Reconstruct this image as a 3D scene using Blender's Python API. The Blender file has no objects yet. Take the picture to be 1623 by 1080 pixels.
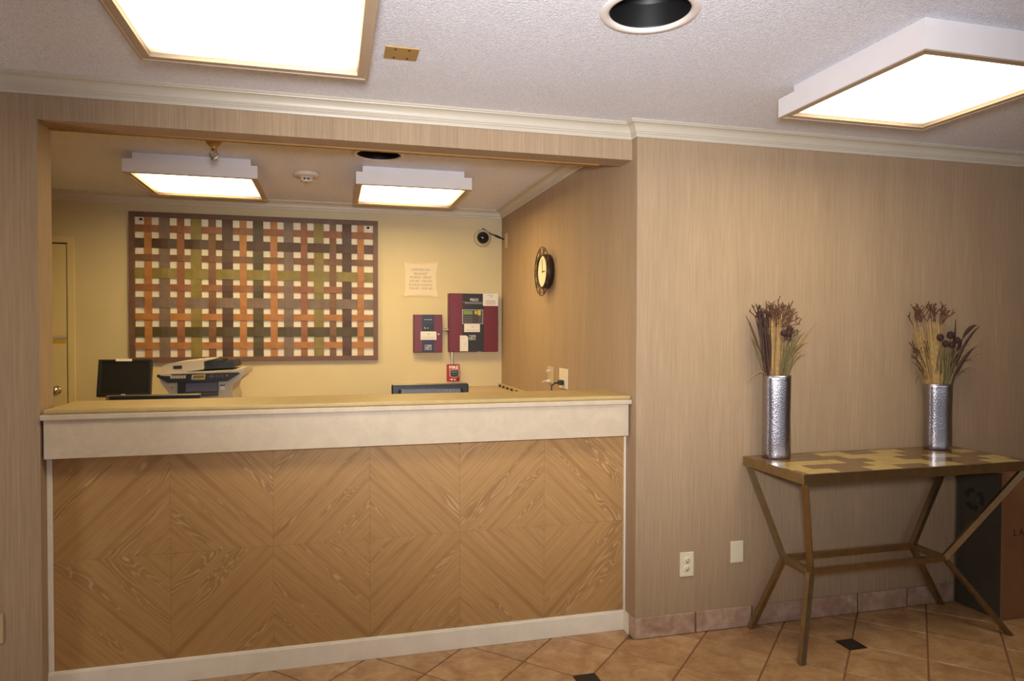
import bpy, bmesh, math, random
from mathutils import Matrix, Vector, noise

random.seed(7)
S = bpy.context.scene
COL = S.collection

# ------------------------------------------------------------------ camera
cam = bpy.data.cameras.new('camera'); cam.sensor_width = 36.0; cam.lens = 24.225; cam.clip_start = 0.02
co = bpy.data.objects.new('camera', cam); COL.objects.link(co)
Rv = Vector((0.96730271, -0.25361858, 0.00175674)); Uv = Vector((0.00263093, 0.01696005, 0.99985271)); Fv = Vector((0.25361102, 0.96715561, -0.01707275))
m = Matrix.Identity(4)
for i in range(3):
    m[i][0], m[i][1], m[i][2] = Rv[i], Uv[i], -Fv[i]
m.translation = Vector((-1.37259, -2.95232, 1.45401))
co.matrix_world = m
S.camera = co

# ------------------------------------------------------------------ light and exposure
w = bpy.data.worlds.new('world'); S.world = w; w.use_nodes = True
w.node_tree.nodes['Background'].inputs[0].default_value = (0.9, 0.93, 1.0, 1); w.node_tree.nodes['Background'].inputs[1].default_value = 0.25
S.view_settings.view_transform = 'Standard'; S.view_settings.look = 'None'
S.view_settings.exposure = 0.0; S.view_settings.gamma = 1.0; S.view_settings.use_curve_mapping = False
LENS_LOBBY = 11.5
LENS_DESK = 20.0

def area_light(name, loc, target, sx, sy, energy, color):
    l = bpy.data.lights.new(name, 'AREA'); l.shape = 'RECTANGLE'; l.size = sx; l.size_y = sy; l.energy = energy; l.color = color
    o = bpy.data.objects.new(name, l); COL.objects.link(o); o.location = loc
    o.rotation_euler = (Vector(target) - Vector(loc)).to_track_quat('-Z', 'Y').to_euler()
    return o
# daylight through the lobby's glass front, behind the photographer
area_light('daylight', (-0.3, -4.85, 1.75), (-0.3, 0, 5.8), 4.6, 1.1, 34, (0.84, 0.89, 1.0))
# a glazed door at the far left end of the front wall
area_light('side_daylight', (-3.66, -0.55, 1.05), (0.5, -0.4, 1.1), 0.25, 2.0, 8, (0.88, 0.93, 1.0))
# the photographer's flash
sp = bpy.data.lights.new('camera_flash', 'SPOT'); sp.energy = 330; sp.color = (0.96, 0.97, 1.0); sp.spot_size = math.radians(80); sp.spot_blend = 1.0; sp.shadow_soft_size = 0.10
so = bpy.data.objects.new('camera_flash', sp); COL.objects.link(so); so.location = (-1.36, -2.97, 1.60)
so.rotation_euler = (Vector((-0.28, 0.2, 2.0)) - so.location).to_track_quat('-Z', 'Y').to_euler()

# added fill spot at the camera, aimed up to brighten the lobby ceiling
sb = bpy.data.lights.new('ceiling_fill_spot', 'SPOT'); sb.energy = 95; sb.color = (0.95, 0.97, 1.0); sb.spot_size = math.radians(105); sb.spot_blend = 1.0; sb.shadow_soft_size = 0.10
bo = bpy.data.objects.new('ceiling_fill_spot', sb); COL.objects.link(bo); bo.location = (-1.36, -2.97, 1.62)
bo.rotation_euler = (Vector((-0.35, -1.35, 2.41)) - bo.location).to_track_quat('-Z', 'Y').to_euler()

# ------------------------------------------------------------------ materials
class NT:
    def __init__(s, name):
        s.m = bpy.data.materials.new(name); s.m.use_nodes = True; s.t = s.m.node_tree; s.n = s.t.nodes; s.l = s.t.links
        s.b = s.n['Principled BSDF']
    def node(s, t, **k):
        n = s.n.new(t)
        for a, v in k.items(): setattr(n, a, v)
        return n
    def set(s, sock, v):
        if isinstance(v, bpy.types.NodeSocket): s.l.new(v, sock)
        elif isinstance(v, (tuple, list)) and len(v) == 3 and sock.type == 'RGBA': sock.default_value = (*v, 1)
        else: sock.default_value = v
    def coord(s, out='Object'): return s.node('ShaderNodeTexCoord').outputs[out]
    def mapping(s, v, scale=(1,1,1), rot=(0,0,0), loc=(0,0,0)):
        n = s.node('ShaderNodeMapping'); s.set(n.inputs['Vector'], v); n.inputs['Scale'].default_value = scale
        n.inputs['Rotation'].default_value = rot
        s.set(n.inputs['Location'], loc)
        return n.outputs[0]
    def noise(s, v, scale, detail=2, rough=0.5, dist=0.0):
        n = s.node('ShaderNodeTexNoise'); s.set(n.inputs['Vector'], v); n.inputs['Scale'].default_value = scale
        n.inputs['Detail'].default_value = detail; n.inputs['Roughness'].default_value = rough; n.inputs['Distortion'].default_value = dist
        return n.outputs['Fac']
    def ramp(s, f, stops):
        n = s.node('ShaderNodeValToRGB'); s.set(n.inputs[0], f); e = n.color_ramp.elements
        while len(e) < len(stops): e.new(0.5)
        for q, (p, c) in zip(e, stops):
            q.position = p; q.color = (*c, 1) if len(c) == 3 else c
        return n.outputs[0]
    def mix(s, f, a, b, mode='MIX'):
        n = s.node('ShaderNodeMix', data_type='RGBA', blend_type=mode)
        s.set(n.inputs[0], f); s.set(n.inputs[6], a); s.set(n.inputs[7], b)
        return n.outputs[2]
    def math(s, op, a, b=0.0, c=0.0):
        n = s.node('ShaderNodeMath', operation=op); s.set(n.inputs[0], a); s.set(n.inputs[1], b); s.set(n.inputs[2], c)
        return n.outputs[0]
    def bump(s, h, strength=0.3, dist=0.01):
        n = s.node('ShaderNodeBump'); s.set(n.inputs['Height'], h); n.inputs['Strength'].default_value = strength; n.inputs['Distance'].default_value = dist
        s.l.new(n.outputs[0], s.b.inputs['Normal']); return n
    def done(s, color=None, rough=0.5, metal=0.0, spec=None):
        if color is not None: s.set(s.b.inputs['Base Color'], color)
        s.set(s.b.inputs['Roughness'], rough); s.b.inputs['Metallic'].default_value = metal
        if spec is not None: s.b.inputs['Specular IOR Level'].default_value = spec
        return s.m

def srgb(r, g, b):
    f = lambda c: (c / 255 / 12.92) if c / 255 <= 0.04045 else ((c / 255 + 0.055) / 1.055) ** 2.4
    return (f(r), f(g), f(b))
def scl(c, k): return tuple(min(1, x * k) for x in c)

def plain(name, c, rough=0.5, metal=0.0, var=0.06, scale=9, spec=None, bump=0.0, bscale=200):
    t = NT(name); v = t.coord()
    f = t.noise(v, scale, 3)
    col = t.ramp(f, [(0.3, scl(c, 1 - var)), (0.7, scl(c, 1 + var))])
    if bump: t.bump(t.noise(v, bscale, 2), bump, 0.002)
    return t.done(col, rough, metal, spec)

def wallpaper():
    t = NT('grasscloth_wallpaper'); v = t.coord()
    a = t.noise(t.mapping(v, (1, 1, 0.012)), 420, 2, 0.6)
    b = t.noise(t.mapping(v, (1, 1, 0.02)), 130, 2, 0.5)
    d = t.noise(t.mapping(v, (1, 1, 0.05)), 7, 3, 0.5)
    c = t.noise(v, 350, 1)
    base = t.ramp(a, [(0.30, (0.355, 0.244, 0.146)), (0.52, (0.41, 0.287, 0.177)), (0.72, (0.46, 0.330, 0.212))])
    base = t.mix(0.4, base, t.ramp(b, [(0.35, (0.80, 0.78, 0.76)), (0.65, (1.06, 1.06, 1.05))]), 'MULTIPLY')
    base = t.mix(0.6, base, t.ramp(d, [(0.35, (0.92, 0.91, 0.91)), (0.65, (1.04, 1.04, 1.04))]), 'MULTIPLY')
    base = t.mix(0.35, base, t.ramp(c, [(0.3, (0.8, 0.8, 0.8)), (0.7, (1.1, 1.1, 1.1))]), 'MULTIPLY')
    t.bump(a, 0.25, 0.002)
    return t.done(base, 0.75, spec=0.25)

def popcorn():
    t = NT('popcorn_ceiling'); v = t.coord()
    vo = t.node('ShaderNodeTexVoronoi'); t.set(vo.inputs['Vector'], v); vo.inputs['Scale'].default_value = 150
    a = t.noise(v, 120, 4, 0.75, 0.6)
    h = t.math('ADD', t.math('MULTIPLY', a, 1.2), t.math('MULTIPLY', t.math('SUBTRACT', 0.6, vo.outputs['Distance']), 0.6))
    t.bump(h, 0.8, 0.006)
    col = t.ramp(a, [(0.3, (0.74, 0.73, 0.78)), (0.5, (0.86, 0.85, 0.91)), (0.62, (0.96, 0.95, 0.98))])
    return t.done(col, 0.55, spec=0.45)

def oak():
    t = NT('oak_veneer'); v = t.coord()
    rnd = t.node('ShaderNodeObjectInfo').outputs['Random']
    u = t.mapping(v, (1, 1, 1), rot=(0, math.radians(45), 0))          # x across the grain, z along it
    off = t.node('ShaderNodeCombineXYZ'); t.set(off.inputs[1], t.math('MULTIPLY', rnd, 37.0)); t.set(off.inputs[2], t.math('MULTIPLY', rnd, 11.0))
    band = t.noise(t.mapping(u, (34, 1, 0.30)), 1.0, 4, 0.6, 0.12)
    fine = t.noise(t.mapping(u, (260, 60, 9), loc=off.outputs[0]), 1.0, 3, 0.6)
    wsrc = t.noise(t.mapping(u, (16, 3, 2.6), loc=off.outputs[0]), 1.0, 2, 0.5, 0.5)
    cath = t.math('SINE', t.math('MULTIPLY', wsrc, 95.0))
    mask = t.ramp(t.noise(t.mapping(u, (15, 3, 1.5), loc=off.outputs[0]), 1.0, 1), [(0.56, (0, 0, 0)), (0.64, (1, 1, 1))])
    col = t.ramp(band, [(0.26, srgb(150, 110, 66)), (0.42, srgb(168, 128, 80)), (0.56, srgb(180, 140, 90)), (0.74, srgb(160, 120, 74))])
    col = t.mix(t.math('MULTIPLY', mask, 0.55), col, t.ramp(cath, [(0.1, srgb(150, 112, 70)), (0.6, srgb(174, 134, 88)), (0.92, srgb(202, 166, 120))]))
    col = t.mix(0.45, col, t.ramp(fine, [(0.3, (0.72, 0.68, 0.62)), (0.6, (1.06, 1.06, 1.06))]), 'MULTIPLY')
    return t.done(col, 0.42, spec=0.4)

def laminate(name, c):
    t = NT(name); v = t.coord()
    a = t.noise(v, 14, 4, 0.6, 0.8); b = t.noise(v, 40, 3, 0.7, 1.5)
    col = t.ramp(a, [(0.3, scl(c, 0.92)), (0.65, scl(c, 1.05))])
    col = t.mix(t.ramp(b, [(0.60, (0, 0, 0)), (0.72, (0.6, 0.6, 0.6))]), col, scl(c, 0.80))
    return t.done(col, 0.4, spec=0.4)

def terracotta(name, c1, c2, c3):
    t = NT(name)
    info = t.node('ShaderNodeObjectInfo').outputs['Random']
    off = t.node('ShaderNodeCombineXYZ'); t.set(off.inputs[0], t.math('MULTIPLY', info, 50.0)); t.set(off.inputs[1], t.math('MULTIPLY', info, 31.0))
    v = t.mapping(t.coord(), (1, 1, 1), loc=off.outputs[0])
    a = t.noise(v, 9, 4, 0.6, 0.6); b = t.noise(t.mapping(v, (1, 2.2, 1)), 30, 4, 0.65)
    col = t.ramp(a, [(0.3, c1), (0.5, c2), (0.7, c3)])
    col = t.mix(0.55, col, t.ramp(b, [(0.3, (0.74, 0.68, 0.62)), (0.65, (1.08, 1.08, 1.08))]), 'MULTIPLY')
    hue = t.node('ShaderNodeHueSaturation'); t.set(hue.inputs['Color'], col); t.set(hue.inputs['Value'], t.math('MULTIPLY_ADD', info, 0.16, 0.93))
    t.bump(t.noise(v, 45, 3), 0.12, 0.004)
    return t.done(hue.outputs[0], 0.38, spec=0.45)

def woodstain(name, c):
    t = NT(name); v = t.coord('Generated')
    v = t.coord()
    a = t.noise(t.mapping(v, (14, 14, 14)), 1.0, 4, 0.6); b = t.noise(v, 90, 2)
    col = t.ramp(a, [(0.3, scl(c, 0.85)), (0.7, scl(c, 1.15))])
    col = t.mix(0.3, col, t.ramp(b, [(0.3, (0.85, 0.85, 0.85)), (0.7, (1.08, 1.08, 1.08))]), 'MULTIPLY')
    return t.done(col, 0.5, spec=0.35)

def hammered():
    t = NT('hammered_silver'); v = t.coord()
    vo = t.node('ShaderNodeTexVoronoi', feature='SMOOTH_F1'); t.set(vo.inputs['Vector'], v); vo.inputs['Scale'].default_value = 190
    t.bump(vo.outputs['Distance'], 0.16, 0.004)
    return t.done((0.40, 0.375, 0.40), 0.25, 1.0)

def bronze():
    t = NT('antique_bronze'); v = t.coord()
    a = t.noise(v, 18, 4, 0.65)
    col = t.ramp(a, [(0.3, (0.34, 0.25, 0.13)), (0.7, (0.43, 0.325, 0.175))])
    return t.done(col, 0.30, 0.95)

def glow(name, c, k):
    """acrylic diffuser in front of fluorescent tubes: dimmer towards its rim, where no tube lies behind it"""
    t = NT(name); t.done(scl(c, 0.8), 0.5); t.set(t.b.inputs['Emission Color'], c)
    sep = t.node('ShaderNodeSeparateXYZ'); t.set(sep.inputs[0], t.coord())
    f = None
    for ax in (0, 1):
        e = t.math('SUBTRACT', 0.316, t.math('ABSOLUTE', sep.outputs[ax]))
        g = t.node('ShaderNodeMapRange', interpolation_type='SMOOTHSTEP'); t.set(g.inputs[0], e); g.inputs[1].default_value = -0.02; g.inputs[2].default_value = 0.15; g.inputs[3].default_value = 0.10; g.inputs[4].default_value = 1.0
        f = g.outputs[0] if f is None else t.math('MULTIPLY', f, g.outputs[0])
    t.set(t.b.inputs['Emission Strength'], t.math('MULTIPLY', f, k*1.35))
    return t.m

M = {}
M['paper'] = wallpaper()
M['popcorn'] = popcorn()
M['oak'] = oak()
M['crown'] = plain('cream_gloss_paint', srgb(200, 189, 170), 0.4, var=0.03, scale=5)
M['cream_wall'] = plain('cream_wall_paint', srgb(200, 184, 144), 0.6, var=0.03, scale=4, bump=0.06)
M['plain_wall'] = plain('lobby_wall_paint', srgb(206, 200, 208), 0.7)
M['lam'] = laminate('cream_laminate', srgb(198, 180, 155))
M['lamtop'] = laminate('yellow_lit_laminate', srgb(184, 158, 104))  # cream counter top with the alcove's yellow light put into its colour
M['white_paint'] = plain('white_baseboard_paint', srgb(232, 222, 204), 0.4, var=0.05, scale=14)
M['tile'] = terracotta('terracotta_tile', srgb(152, 112, 76), srgb(176, 138, 98), srgb(194, 160, 120))
M['basetile'] = terracotta('pinkish_base_tile', srgb(150, 118, 98), srgb(172, 142, 122), srgb(194, 166, 146))
M['grout'] = plain('brown_grout', srgb(128, 92, 64), 0.85, var=0.15, scale=30)
M['black_tile'] = plain('black_inset_tile', srgb(30, 28, 27), 0.3, var=0.2, scale=40)
M['dark_groove'] = plain('dark_joint', srgb(104, 72, 40), 0.7)
M['fixture'] = plain('white_enamel', srgb(220, 213, 212), 0.4, var=0.02)
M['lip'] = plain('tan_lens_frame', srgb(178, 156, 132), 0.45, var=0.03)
M['lens_lobby'] = glow('lit_lens', (1.0, 0.87, 0.58), LENS_LOBBY)
M['lens_desk'] = glow('lit_lens_desk', (1.0, 0.74, 0.33), LENS_DESK)
M['white_trim'] = plain('white_trim_ring', srgb(225, 214, 206), 0.45)
M['baffle'] = plain('black_baffle', srgb(20, 18, 18), 0.5)
M['brass_plate'] = plain('tan_brass_plate', srgb(176, 142, 84), 0.4, 0.3)
M['metal'] = plain('steel', (0.55, 0.53, 0.50), 0.3, 1.0)
M['chrome'] = plain('nickel', (0.72, 0.68, 0.6), 0.18, 1.0)
M['ivory'] = plain('ivory_plastic', srgb(226, 214, 184), 0.4, var=0.02)
M['tanplate'] = plain('tan_plastic', srgb(190, 168, 128), 0.45, var=0.03)
M['dark'] = plain('dark_slot', srgb(42, 34, 28), 0.6)
M['black'] = plain('black_plastic', srgb(27, 26, 25), 0.4, var=0.1)
M['screen'] = plain('dark_screen', srgb(24, 24, 22), 0.35, var=0.05)
M['vent'] = plain('dark_grey_vent', srgb(140, 140, 150), 0.5)
M['sticker'] = plain('white_sticker', srgb(216, 210, 202), 0.6, var=0.03)
M['ink'] = plain('grey_ink', srgb(146, 132, 108), 0.6)
M['signcard'] = plain('cream_card', srgb(212, 196, 166), 0.5, var=0.02)
M['maroon'] = plain('maroon_enamel', srgb(100, 24, 38), 0.38, var=0.06)
M['navy'] = plain('navy_enamel', srgb(30, 34, 64), 0.4, var=0.08)
M['charcoal'] = plain('charcoal_panel', srgb(28, 27, 30), 0.45, var=0.08)
M['silver'] = plain('silver_print', srgb(202, 200, 198), 0.45)
M['lcd'] = plain('green_display', srgb(112, 140, 60), 0.35)
M['yellow'] = plain('yellow_label', srgb(196, 170, 50), 0.5)
M['grey_key'] = plain('grey_keypad', srgb(96, 88, 86), 0.5)
M['red'] = plain('fire_red', srgb(164, 32, 28), 0.35, var=0.05)
M['white_ink'] = plain('white_ink', srgb(240, 232, 222), 0.5)
M['frame_wood'] = woodstain('brown_frame_wood', srgb(104, 74, 58))
M['door'] = plain('cream_door_paint', srgb(212, 194, 142), 0.45, var=0.02)
M['printer'] = plain('warm_grey_plastic', srgb(182, 170, 152), 0.5, var=0.03)
M['printer_grey'] = plain('slate_plastic', srgb(128, 122, 130), 0.45)
M['slot'] = plain('slate_blue_tray', srgb(84, 84, 104), 0.5)
M['desk'] = laminate('desk_laminate', srgb(196, 170, 140))
M['bronze'] = bronze()
M['gold_tile'] = plain('pale_gold_tile', srgb(190, 164, 98), 0.16, 0.0, var=0.08, scale=20, spec=0.6)
M['brown_tile'] = plain('bronze_brown_tile', srgb(116, 88, 54), 0.14, 0.0, var=0.12, scale=16, spec=0.6)
M['silvervase'] = hammered()
M['carton'] = plain('cardboard', srgb(134, 92, 56), 0.75, var=0.06, scale=12)
M['carton_side'] = plain('dark_olive_cardboard', srgb(72, 64, 50), 0.75, var=0.06, scale=12)  # left face of the carton, darker and more olive than its body
M['carton_ink'] = plain('carton_ink', srgb(46, 40, 34), 0.8)
M['straw'] = plain('dry_straw', srgb(172, 140, 84), 0.8, var=0.35, scale=60)
M['twig'] = plain('brown_twig', srgb(92, 58, 36), 0.8, var=0.2, scale=60)
M['burgundy'] = plain('dark_burgundy_leaf', srgb(58, 32, 22), 0.7, var=0.3, scale=50)
M['olive'] = plain('dry_olive_leaf', srgb(104, 92, 54), 0.75, var=0.25, scale=50)
M['tan_grass'] = plain('tan_grass', srgb(158, 118, 66), 0.75, var=0.2, scale=50)
M['thistle'] = plain('purple_brown_thistle', srgb(62, 36, 32), 0.85, var=0.3, scale=120)
M['clockface'] = plain('clock_face', srgb(236, 226, 196), 0.5, var=0.02)
M['clockmetal'] = plain('dark_bronze_iron', srgb(66, 46, 32), 0.4, 0.5, var=0.15)
M['smoke'] = plain('detector_plastic', srgb(214, 200, 182), 0.5)
M['goldedge'] = plain('ochre_edge', srgb(150, 106, 46), 0.6)
STR = dict(o=srgb(160, 108, 58), g=srgb(114, 95, 82), r=srgb(134, 86, 54), l=srgb(124, 109, 52), b=srgb(112, 78, 48), d=srgb(78, 54, 40), k=srgb(76, 65, 37))
for k_, c_ in STR.items(): M['strip_' + k_] = woodstain('stained_strip_' + k_, c_)

# ------------------------------------------------------------------ mesh helpers
class MB:
    def __init__(s): s.v = []; s.f = []; s.sm = []
    def add(s, vs, fs, smooth=False):
        o = len(s.v); s.v += [tuple(q) for q in vs]; s.f += [tuple(i + o for i in f) for f in fs]; s.sm += [smooth] * len(fs); return s
    def box(s, x0, x1, y0, y1, z0, z1, bev=0.0):
        if bev <= 0:
            return s.add([(x0,y0,z0),(x1,y0,z0),(x1,y1,z0),(x0,y1,z0),(x0,y0,z1),(x1,y0,z1),(x1,y1,z1),(x0,y1,z1)],
                         [(0,3,2,1),(4,5,6,7),(0,1,5,4),(1,2,6,5),(2,3,7,6),(3,0,4,7)])
        b = bmesh.new(); bmesh.ops.create_cube(b, size=1)
        for q in b.verts: q.co = Vector(((x0+x1)/2 + q.co.x*(x1-x0), (y0+y1)/2 + q.co.y*(y1-y0), (z0+z1)/2 + q.co.z*(z1-z0)))
        bmesh.ops.bevel(b, geom=b.edges[:], offset=bev, segments=2, affect='EDGES', profile=0.5)
        s.bm(b); return s
    def bm(s, b, smooth=False):
        b.verts.index_update(); s.add([q.co[:] for q in b.verts], [[q.index for q in f.verts] for f in b.faces], smooth); b.free()
    def prism(s, pts, a0, a1, axis='y'):
        """outline (p, q) pushed along an axis: y -> (p, a, q); x -> (a, p, q); z -> (p, q, a)"""
        P = {'y': lambda p, a: (p[0], a, p[1]), 'x': lambda p, a: (a, p[0], p[1]), 'z': lambda p, a: (p[0], p[1], a)}[axis]
        n = len(pts); vs = [P(p, a0) for p in pts] + [P(p, a1) for p in pts]
        fs = [tuple(range(n)), tuple(range(2*n-1, n-1, -1))] + [(i, i+n, (i+1) % n + n, (i+1) % n) for i in range(n)]
        return s.add(vs, fs)
    def tube(s, pts, r, n=8, caps=True, flat=1.0):
        pts = [Vector(p) for p in pts]; rs = r if isinstance(r, (list, tuple)) else [r] * len(pts)
        vs, fs = [], []; up = None
        for i, p in enumerate(pts):
            t = (pts[min(i+1, len(pts)-1)] - pts[max(i-1, 0)]).normalized()
            if up is None: up = Vector((0,0,1)) if abs(t.z) < 0.9 else Vector((1,0,0))
            a = t.cross(up).normalized(); b = a.cross(t).normalized(); up = b
            for k in range(n):
                th = 2*math.pi*k/n; vs.append(p + (a*math.cos(th) + b*math.sin(th)*flat) * rs[i])
        for i in range(len(pts)-1):
            for k in range(n): fs.append((i*n+k, i*n+(k+1) % n, (i+1)*n+(k+1) % n, (i+1)*n+k))
        s.add(vs, fs, n > 4)
        if caps: s.add(vs[:n][::-1], [tuple(range(n))]); s.add(vs[-n:], [tuple(range(n))])
        return s
    def beam(s, a, b, wx, wy=None, up=(0,0,1)):
        """square bar from a to b"""
        a, b = Vector(a), Vector(b); t = (b-a).normalized(); u = Vector(up)
        if abs(t.dot(u)) > 0.95: u = Vector((0,1,0))
        p = t.cross(u).normalized(); q = p.cross(t).normalized(); wy = wy or wx
        vs = [e + p*sx*wx/2 + q*sy*wy/2 for e in (a, b) for sx, sy in ((-1,-1),(1,-1),(1,1),(-1,1))]
        return s.add(vs, [(0,1,2,3),(7,6,5,4),(0,4,5,1),(1,5,6,2),(2,6,7,3),(3,7,4,0)])
    def lathe(s, prof, c=(0,0,0), n=32, axis='z', smooth=True):
        """prof: (radius, height) pairs turned round an axis"""
        A = {'z': lambda r, h, th: (r*math.cos(th), r*math.sin(th), h), 'x': lambda r, h, th: (h, r*math.cos(th), r*math.sin(th)), 'y': lambda r, h, th: (r*math.cos(th), h, r*math.sin(th))}[axis]
        vs, fs = [], []
        for r, h in prof:
            for k in range(n):
                q = A(r, h, 2*math.pi*k/n); vs.append((q[0]+c[0], q[1]+c[1], q[2]+c[2]))
        for i in range(len(prof)-1):
            for k in range(n): fs.append((i*n+k, i*n+(k+1) % n, (i+1)*n+(k+1) % n, (i+1)*n+k))
        return s.add(vs, fs, smooth)
    def ellipsoid(s, c, rx, ry, rz, n=10, m=8):
        vs = [(c[0], c[1], c[2]-rz)]; fs = []
        for i in range(1, m):
            a = math.pi*i/m - math.pi/2
            for k in range(n): vs.append((c[0]+rx*math.cos(a)*math.cos(2*math.pi*k/n), c[1]+ry*math.cos(a)*math.sin(2*math.pi*k/n), c[2]+rz*math.sin(a)))
        vs.append((c[0], c[1], c[2]+rz)); e = len(vs)-1
        for k in range(n): fs.append((0, 1+(k+1) % n, 1+k)); fs.append((e, e-n+k, e-n+(k+1) % n))
        for i in range(m-2):
            for k in range(n): fs.append((1+i*n+k, 1+i*n+(k+1) % n, 1+(i+1)*n+(k+1) % n, 1+(i+1)*n+k))
        return s.add(vs, fs, True)
    def blade(s, pts, wd, side, th=0.0012):
        """flat tapering leaf along pts; wd = widths; side = direction of its width"""
        pts = [Vector(p) for p in pts]; sd = Vector(side).normalized(); vs, fs = [], []
        for i, p in enumerate(pts):
            t = (pts[min(i+1, len(pts)-1)] - pts[max(i-1, 0)]).normalized(); nn = t.cross(sd).normalized() * th
            vs += [p - sd*wd[i]/2 , p + nn*2.2, p + sd*wd[i]/2, p - nn]
        for i in range(len(pts)-1):
            for k in range(4): fs.append((i*4+k, i*4+(k+1) % 4, i*4+4+(k+1) % 4, i*4+4+k))
        s.add(vs, fs); n = len(vs)
        s.add(vs[:4], [(3,2,1,0)]); s.add(vs[-4:], [(0,1,2,3)])
        return s

WL = {}
def obj(name, mb, mat, parent=None, smooth_all=None):
    """link the collected shapes (given in world coordinates) as ONE mesh object, child of parent"""
    off = WL[parent.name] if parent is not None else Vector((0,0,0))
    me = bpy.data.meshes.new(name)
    me.from_pydata([tuple(Vector(q)-off) for q in mb.v], [], mb.f); me.update()
    b = bmesh.new(); b.from_mesh(me); bmesh.ops.recalc_face_normals(b, faces=b.faces); b.to_mesh(me); b.free()
    me.polygons.foreach_set('use_smooth', mb.sm if smooth_all is None else [smooth_all]*len(mb.sm))
    me.materials.append(M[mat] if isinstance(mat, str) else mat)
    o = bpy.data.objects.new(name, me); COL.objects.link(o)
    if parent is not None: o.parent = parent
    WL[o.name] = off.copy()
    return o
def origin(o, p):
    """move a top-level mesh's origin to p without moving the mesh"""
    p = Vector(p); o.data.transform(Matrix.Translation(-p)); o.location = p; WL[o.name] = p.copy(); return o
def tag(o, label=None, cat=None, group=None, kind=None):
    for k, v in (('label', label), ('category', cat), ('group', group), ('kind', kind)):
        if v: o[k] = v
    return o
def thing(name, loc, label, cat, group=None):
    o = bpy.data.objects.new(name, None); o.empty_display_size = 0.05; COL.objects.link(o); o.location = loc; WL[o.name] = Vector(loc)
    return tag(o, label, cat, group)
def struct(name, mb, mat):
    return tag(obj(name, mb, mat), kind='structure')
def text(name, body, size, loc, mat, parent, rot=(math.pi/2, 0, 0), align='CENTER', width=None, shear=0.0, offset=0.0, depth=0.0006):
    """lettering as one mesh, scaled to a given width"""
    c = bpy.data.curves.new(name, 'FONT'); c.body = body; c.size = size; c.align_x = align; c.align_y = 'CENTER'; c.extrude = depth; c.resolution_u = 2; c.shear = shear; c.offset = offset
    f = bpy.data.objects.new('lettering_source', c); me = bpy.data.meshes.new_from_object(f); me.name = name
    bpy.data.objects.remove(f); bpy.data.curves.remove(c)
    if width:
        xs = [v.co.x for v in me.vertices]; me.transform(Matrix.Diagonal((width/(max(xs)-min(xs)), 1, 1, 1)))
    me.materials.clear(); me.materials.append(M[mat]); t = bpy.data.objects.new(name, me); COL.objects.link(t); t.parent = parent
    t.location = Vector(loc) - WL[parent.name]; t.rotation_euler = rot; WL[t.name] = WL[parent.name]
    return t

# ------------------------------------------------------------------ the room
YH, TH, W = 0.0577, 0.1336, 2.4546            # plane of the header, its thickness, width of the opening
ZC, ZN, ZH = 2.412, 2.43, 2.2492              # lobby ceiling, desk-alcove ceiling, underside of the header
YB = 2.623                                    # rear wall of the alcove
CAN1, CAN2, CANR = (-0.440, -1.030), (-1.112, 1.000), 0.128

mb = MB(); mb.prism([(-3.7,0),(-W,0),(-W,ZH),(0.0,ZH),(0.0,2.6),(-3.7,2.6)], YH, YH+TH)
struct('wall_front', mb, 'paper')
struct('wall_right', MB().prism([(0.0015,0),(3.9,0),(3.9,0.15),(0.12,0.15),(0.12,YB+0.12),(0,YB+0.12),(0,0.0015)], 0, 2.6, 'z'), 'paper')
struct('wall_back', MB().box(-4.3, 0.0, YB, YB+0.12, 0, 2.6), 'cream_wall')
struct('wall_alcove', MB().box(-4.3, -4.2, YH+TH, YB, 0, 2.6), 'cream_wall')
struct('wall_west', MB().box(-3.8, -3.7, -5.1, YH+TH, 0, 2.6), 'paper')
struct('wall_east', MB().box(3.9, 4.0, -5.1, 0.15, 0, 2.6), 'paper')
mb = MB(); mb.box(-3.8, -1.9, -5.1, -5.0, 0, 2.6); mb.box(1.3, 4.0, -5.1, -5.0, 0, 2.6); mb.box(-1.9, 1.3, -5.1, -5.0, 2.5, 2.6)
struct('wall_rear', mb, 'plain_wall')

def ceiling(name, x0, x1, y0, y1, z, hole, r):
    """a slab with a round hole for the recessed downlight"""
    n = 48; vs = [(x0,y0,z),(x1,y0,z),(x1,y1,z),(x0,y1,z)]; b = bmesh.new()
    ring = [b.verts.new((hole[0]+r*math.cos(2*math.pi*k/n), hole[1]+r*math.sin(2*math.pi*k/n), z)) for k in range(n)]
    h = 0.17; sq = []
    for k in range(n):
        c, s_ = math.cos(2*math.pi*k/n), math.sin(2*math.pi*k/n); q = h/max(abs(c), abs(s_))
        sq.append(b.verts.new((hole[0]+q*c, hole[1]+q*s_, z)))
    for k in range(n): b.faces.new((ring[k], ring[(k+1) % n], sq[(k+1) % n], sq[k]))
    bx = (x0, hole[0]-h, hole[0]+h, x1); by = (y0, hole[1]-h, hole[1]+h, y1)
    for i in range(3):
        for j in range(3):
            if (i, j) != (1, 1):
                b.faces.new([b.verts.new(p) for p in ((bx[i],by[j],z),(bx[i+1],by[j],z),(bx[i+1],by[j+1],z),(bx[i],by[j+1],z))])
    b.faces.ensure_lookup_table(); mb = MB(); mb.bm(b)
    mb.box(x0, x1, y0, y1, z+0.22, z+0.25)
    return struct(name, mb, 'popcorn')
ceiling('ceiling', -3.75, 3.95, -5.05, YH+0.02, ZC, CAN1, CANR)
ceiling('ceiling_alcove', -4.25, 0.06, YH+TH-0.02, YB+0.06, ZN, CAN2, CANR)
struct('trim_edge', MB().box(-W, -0.12, YH+TH-0.020, YH+TH+0.002, ZH-0.006, ZH+0.002), 'goldedge')

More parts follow.
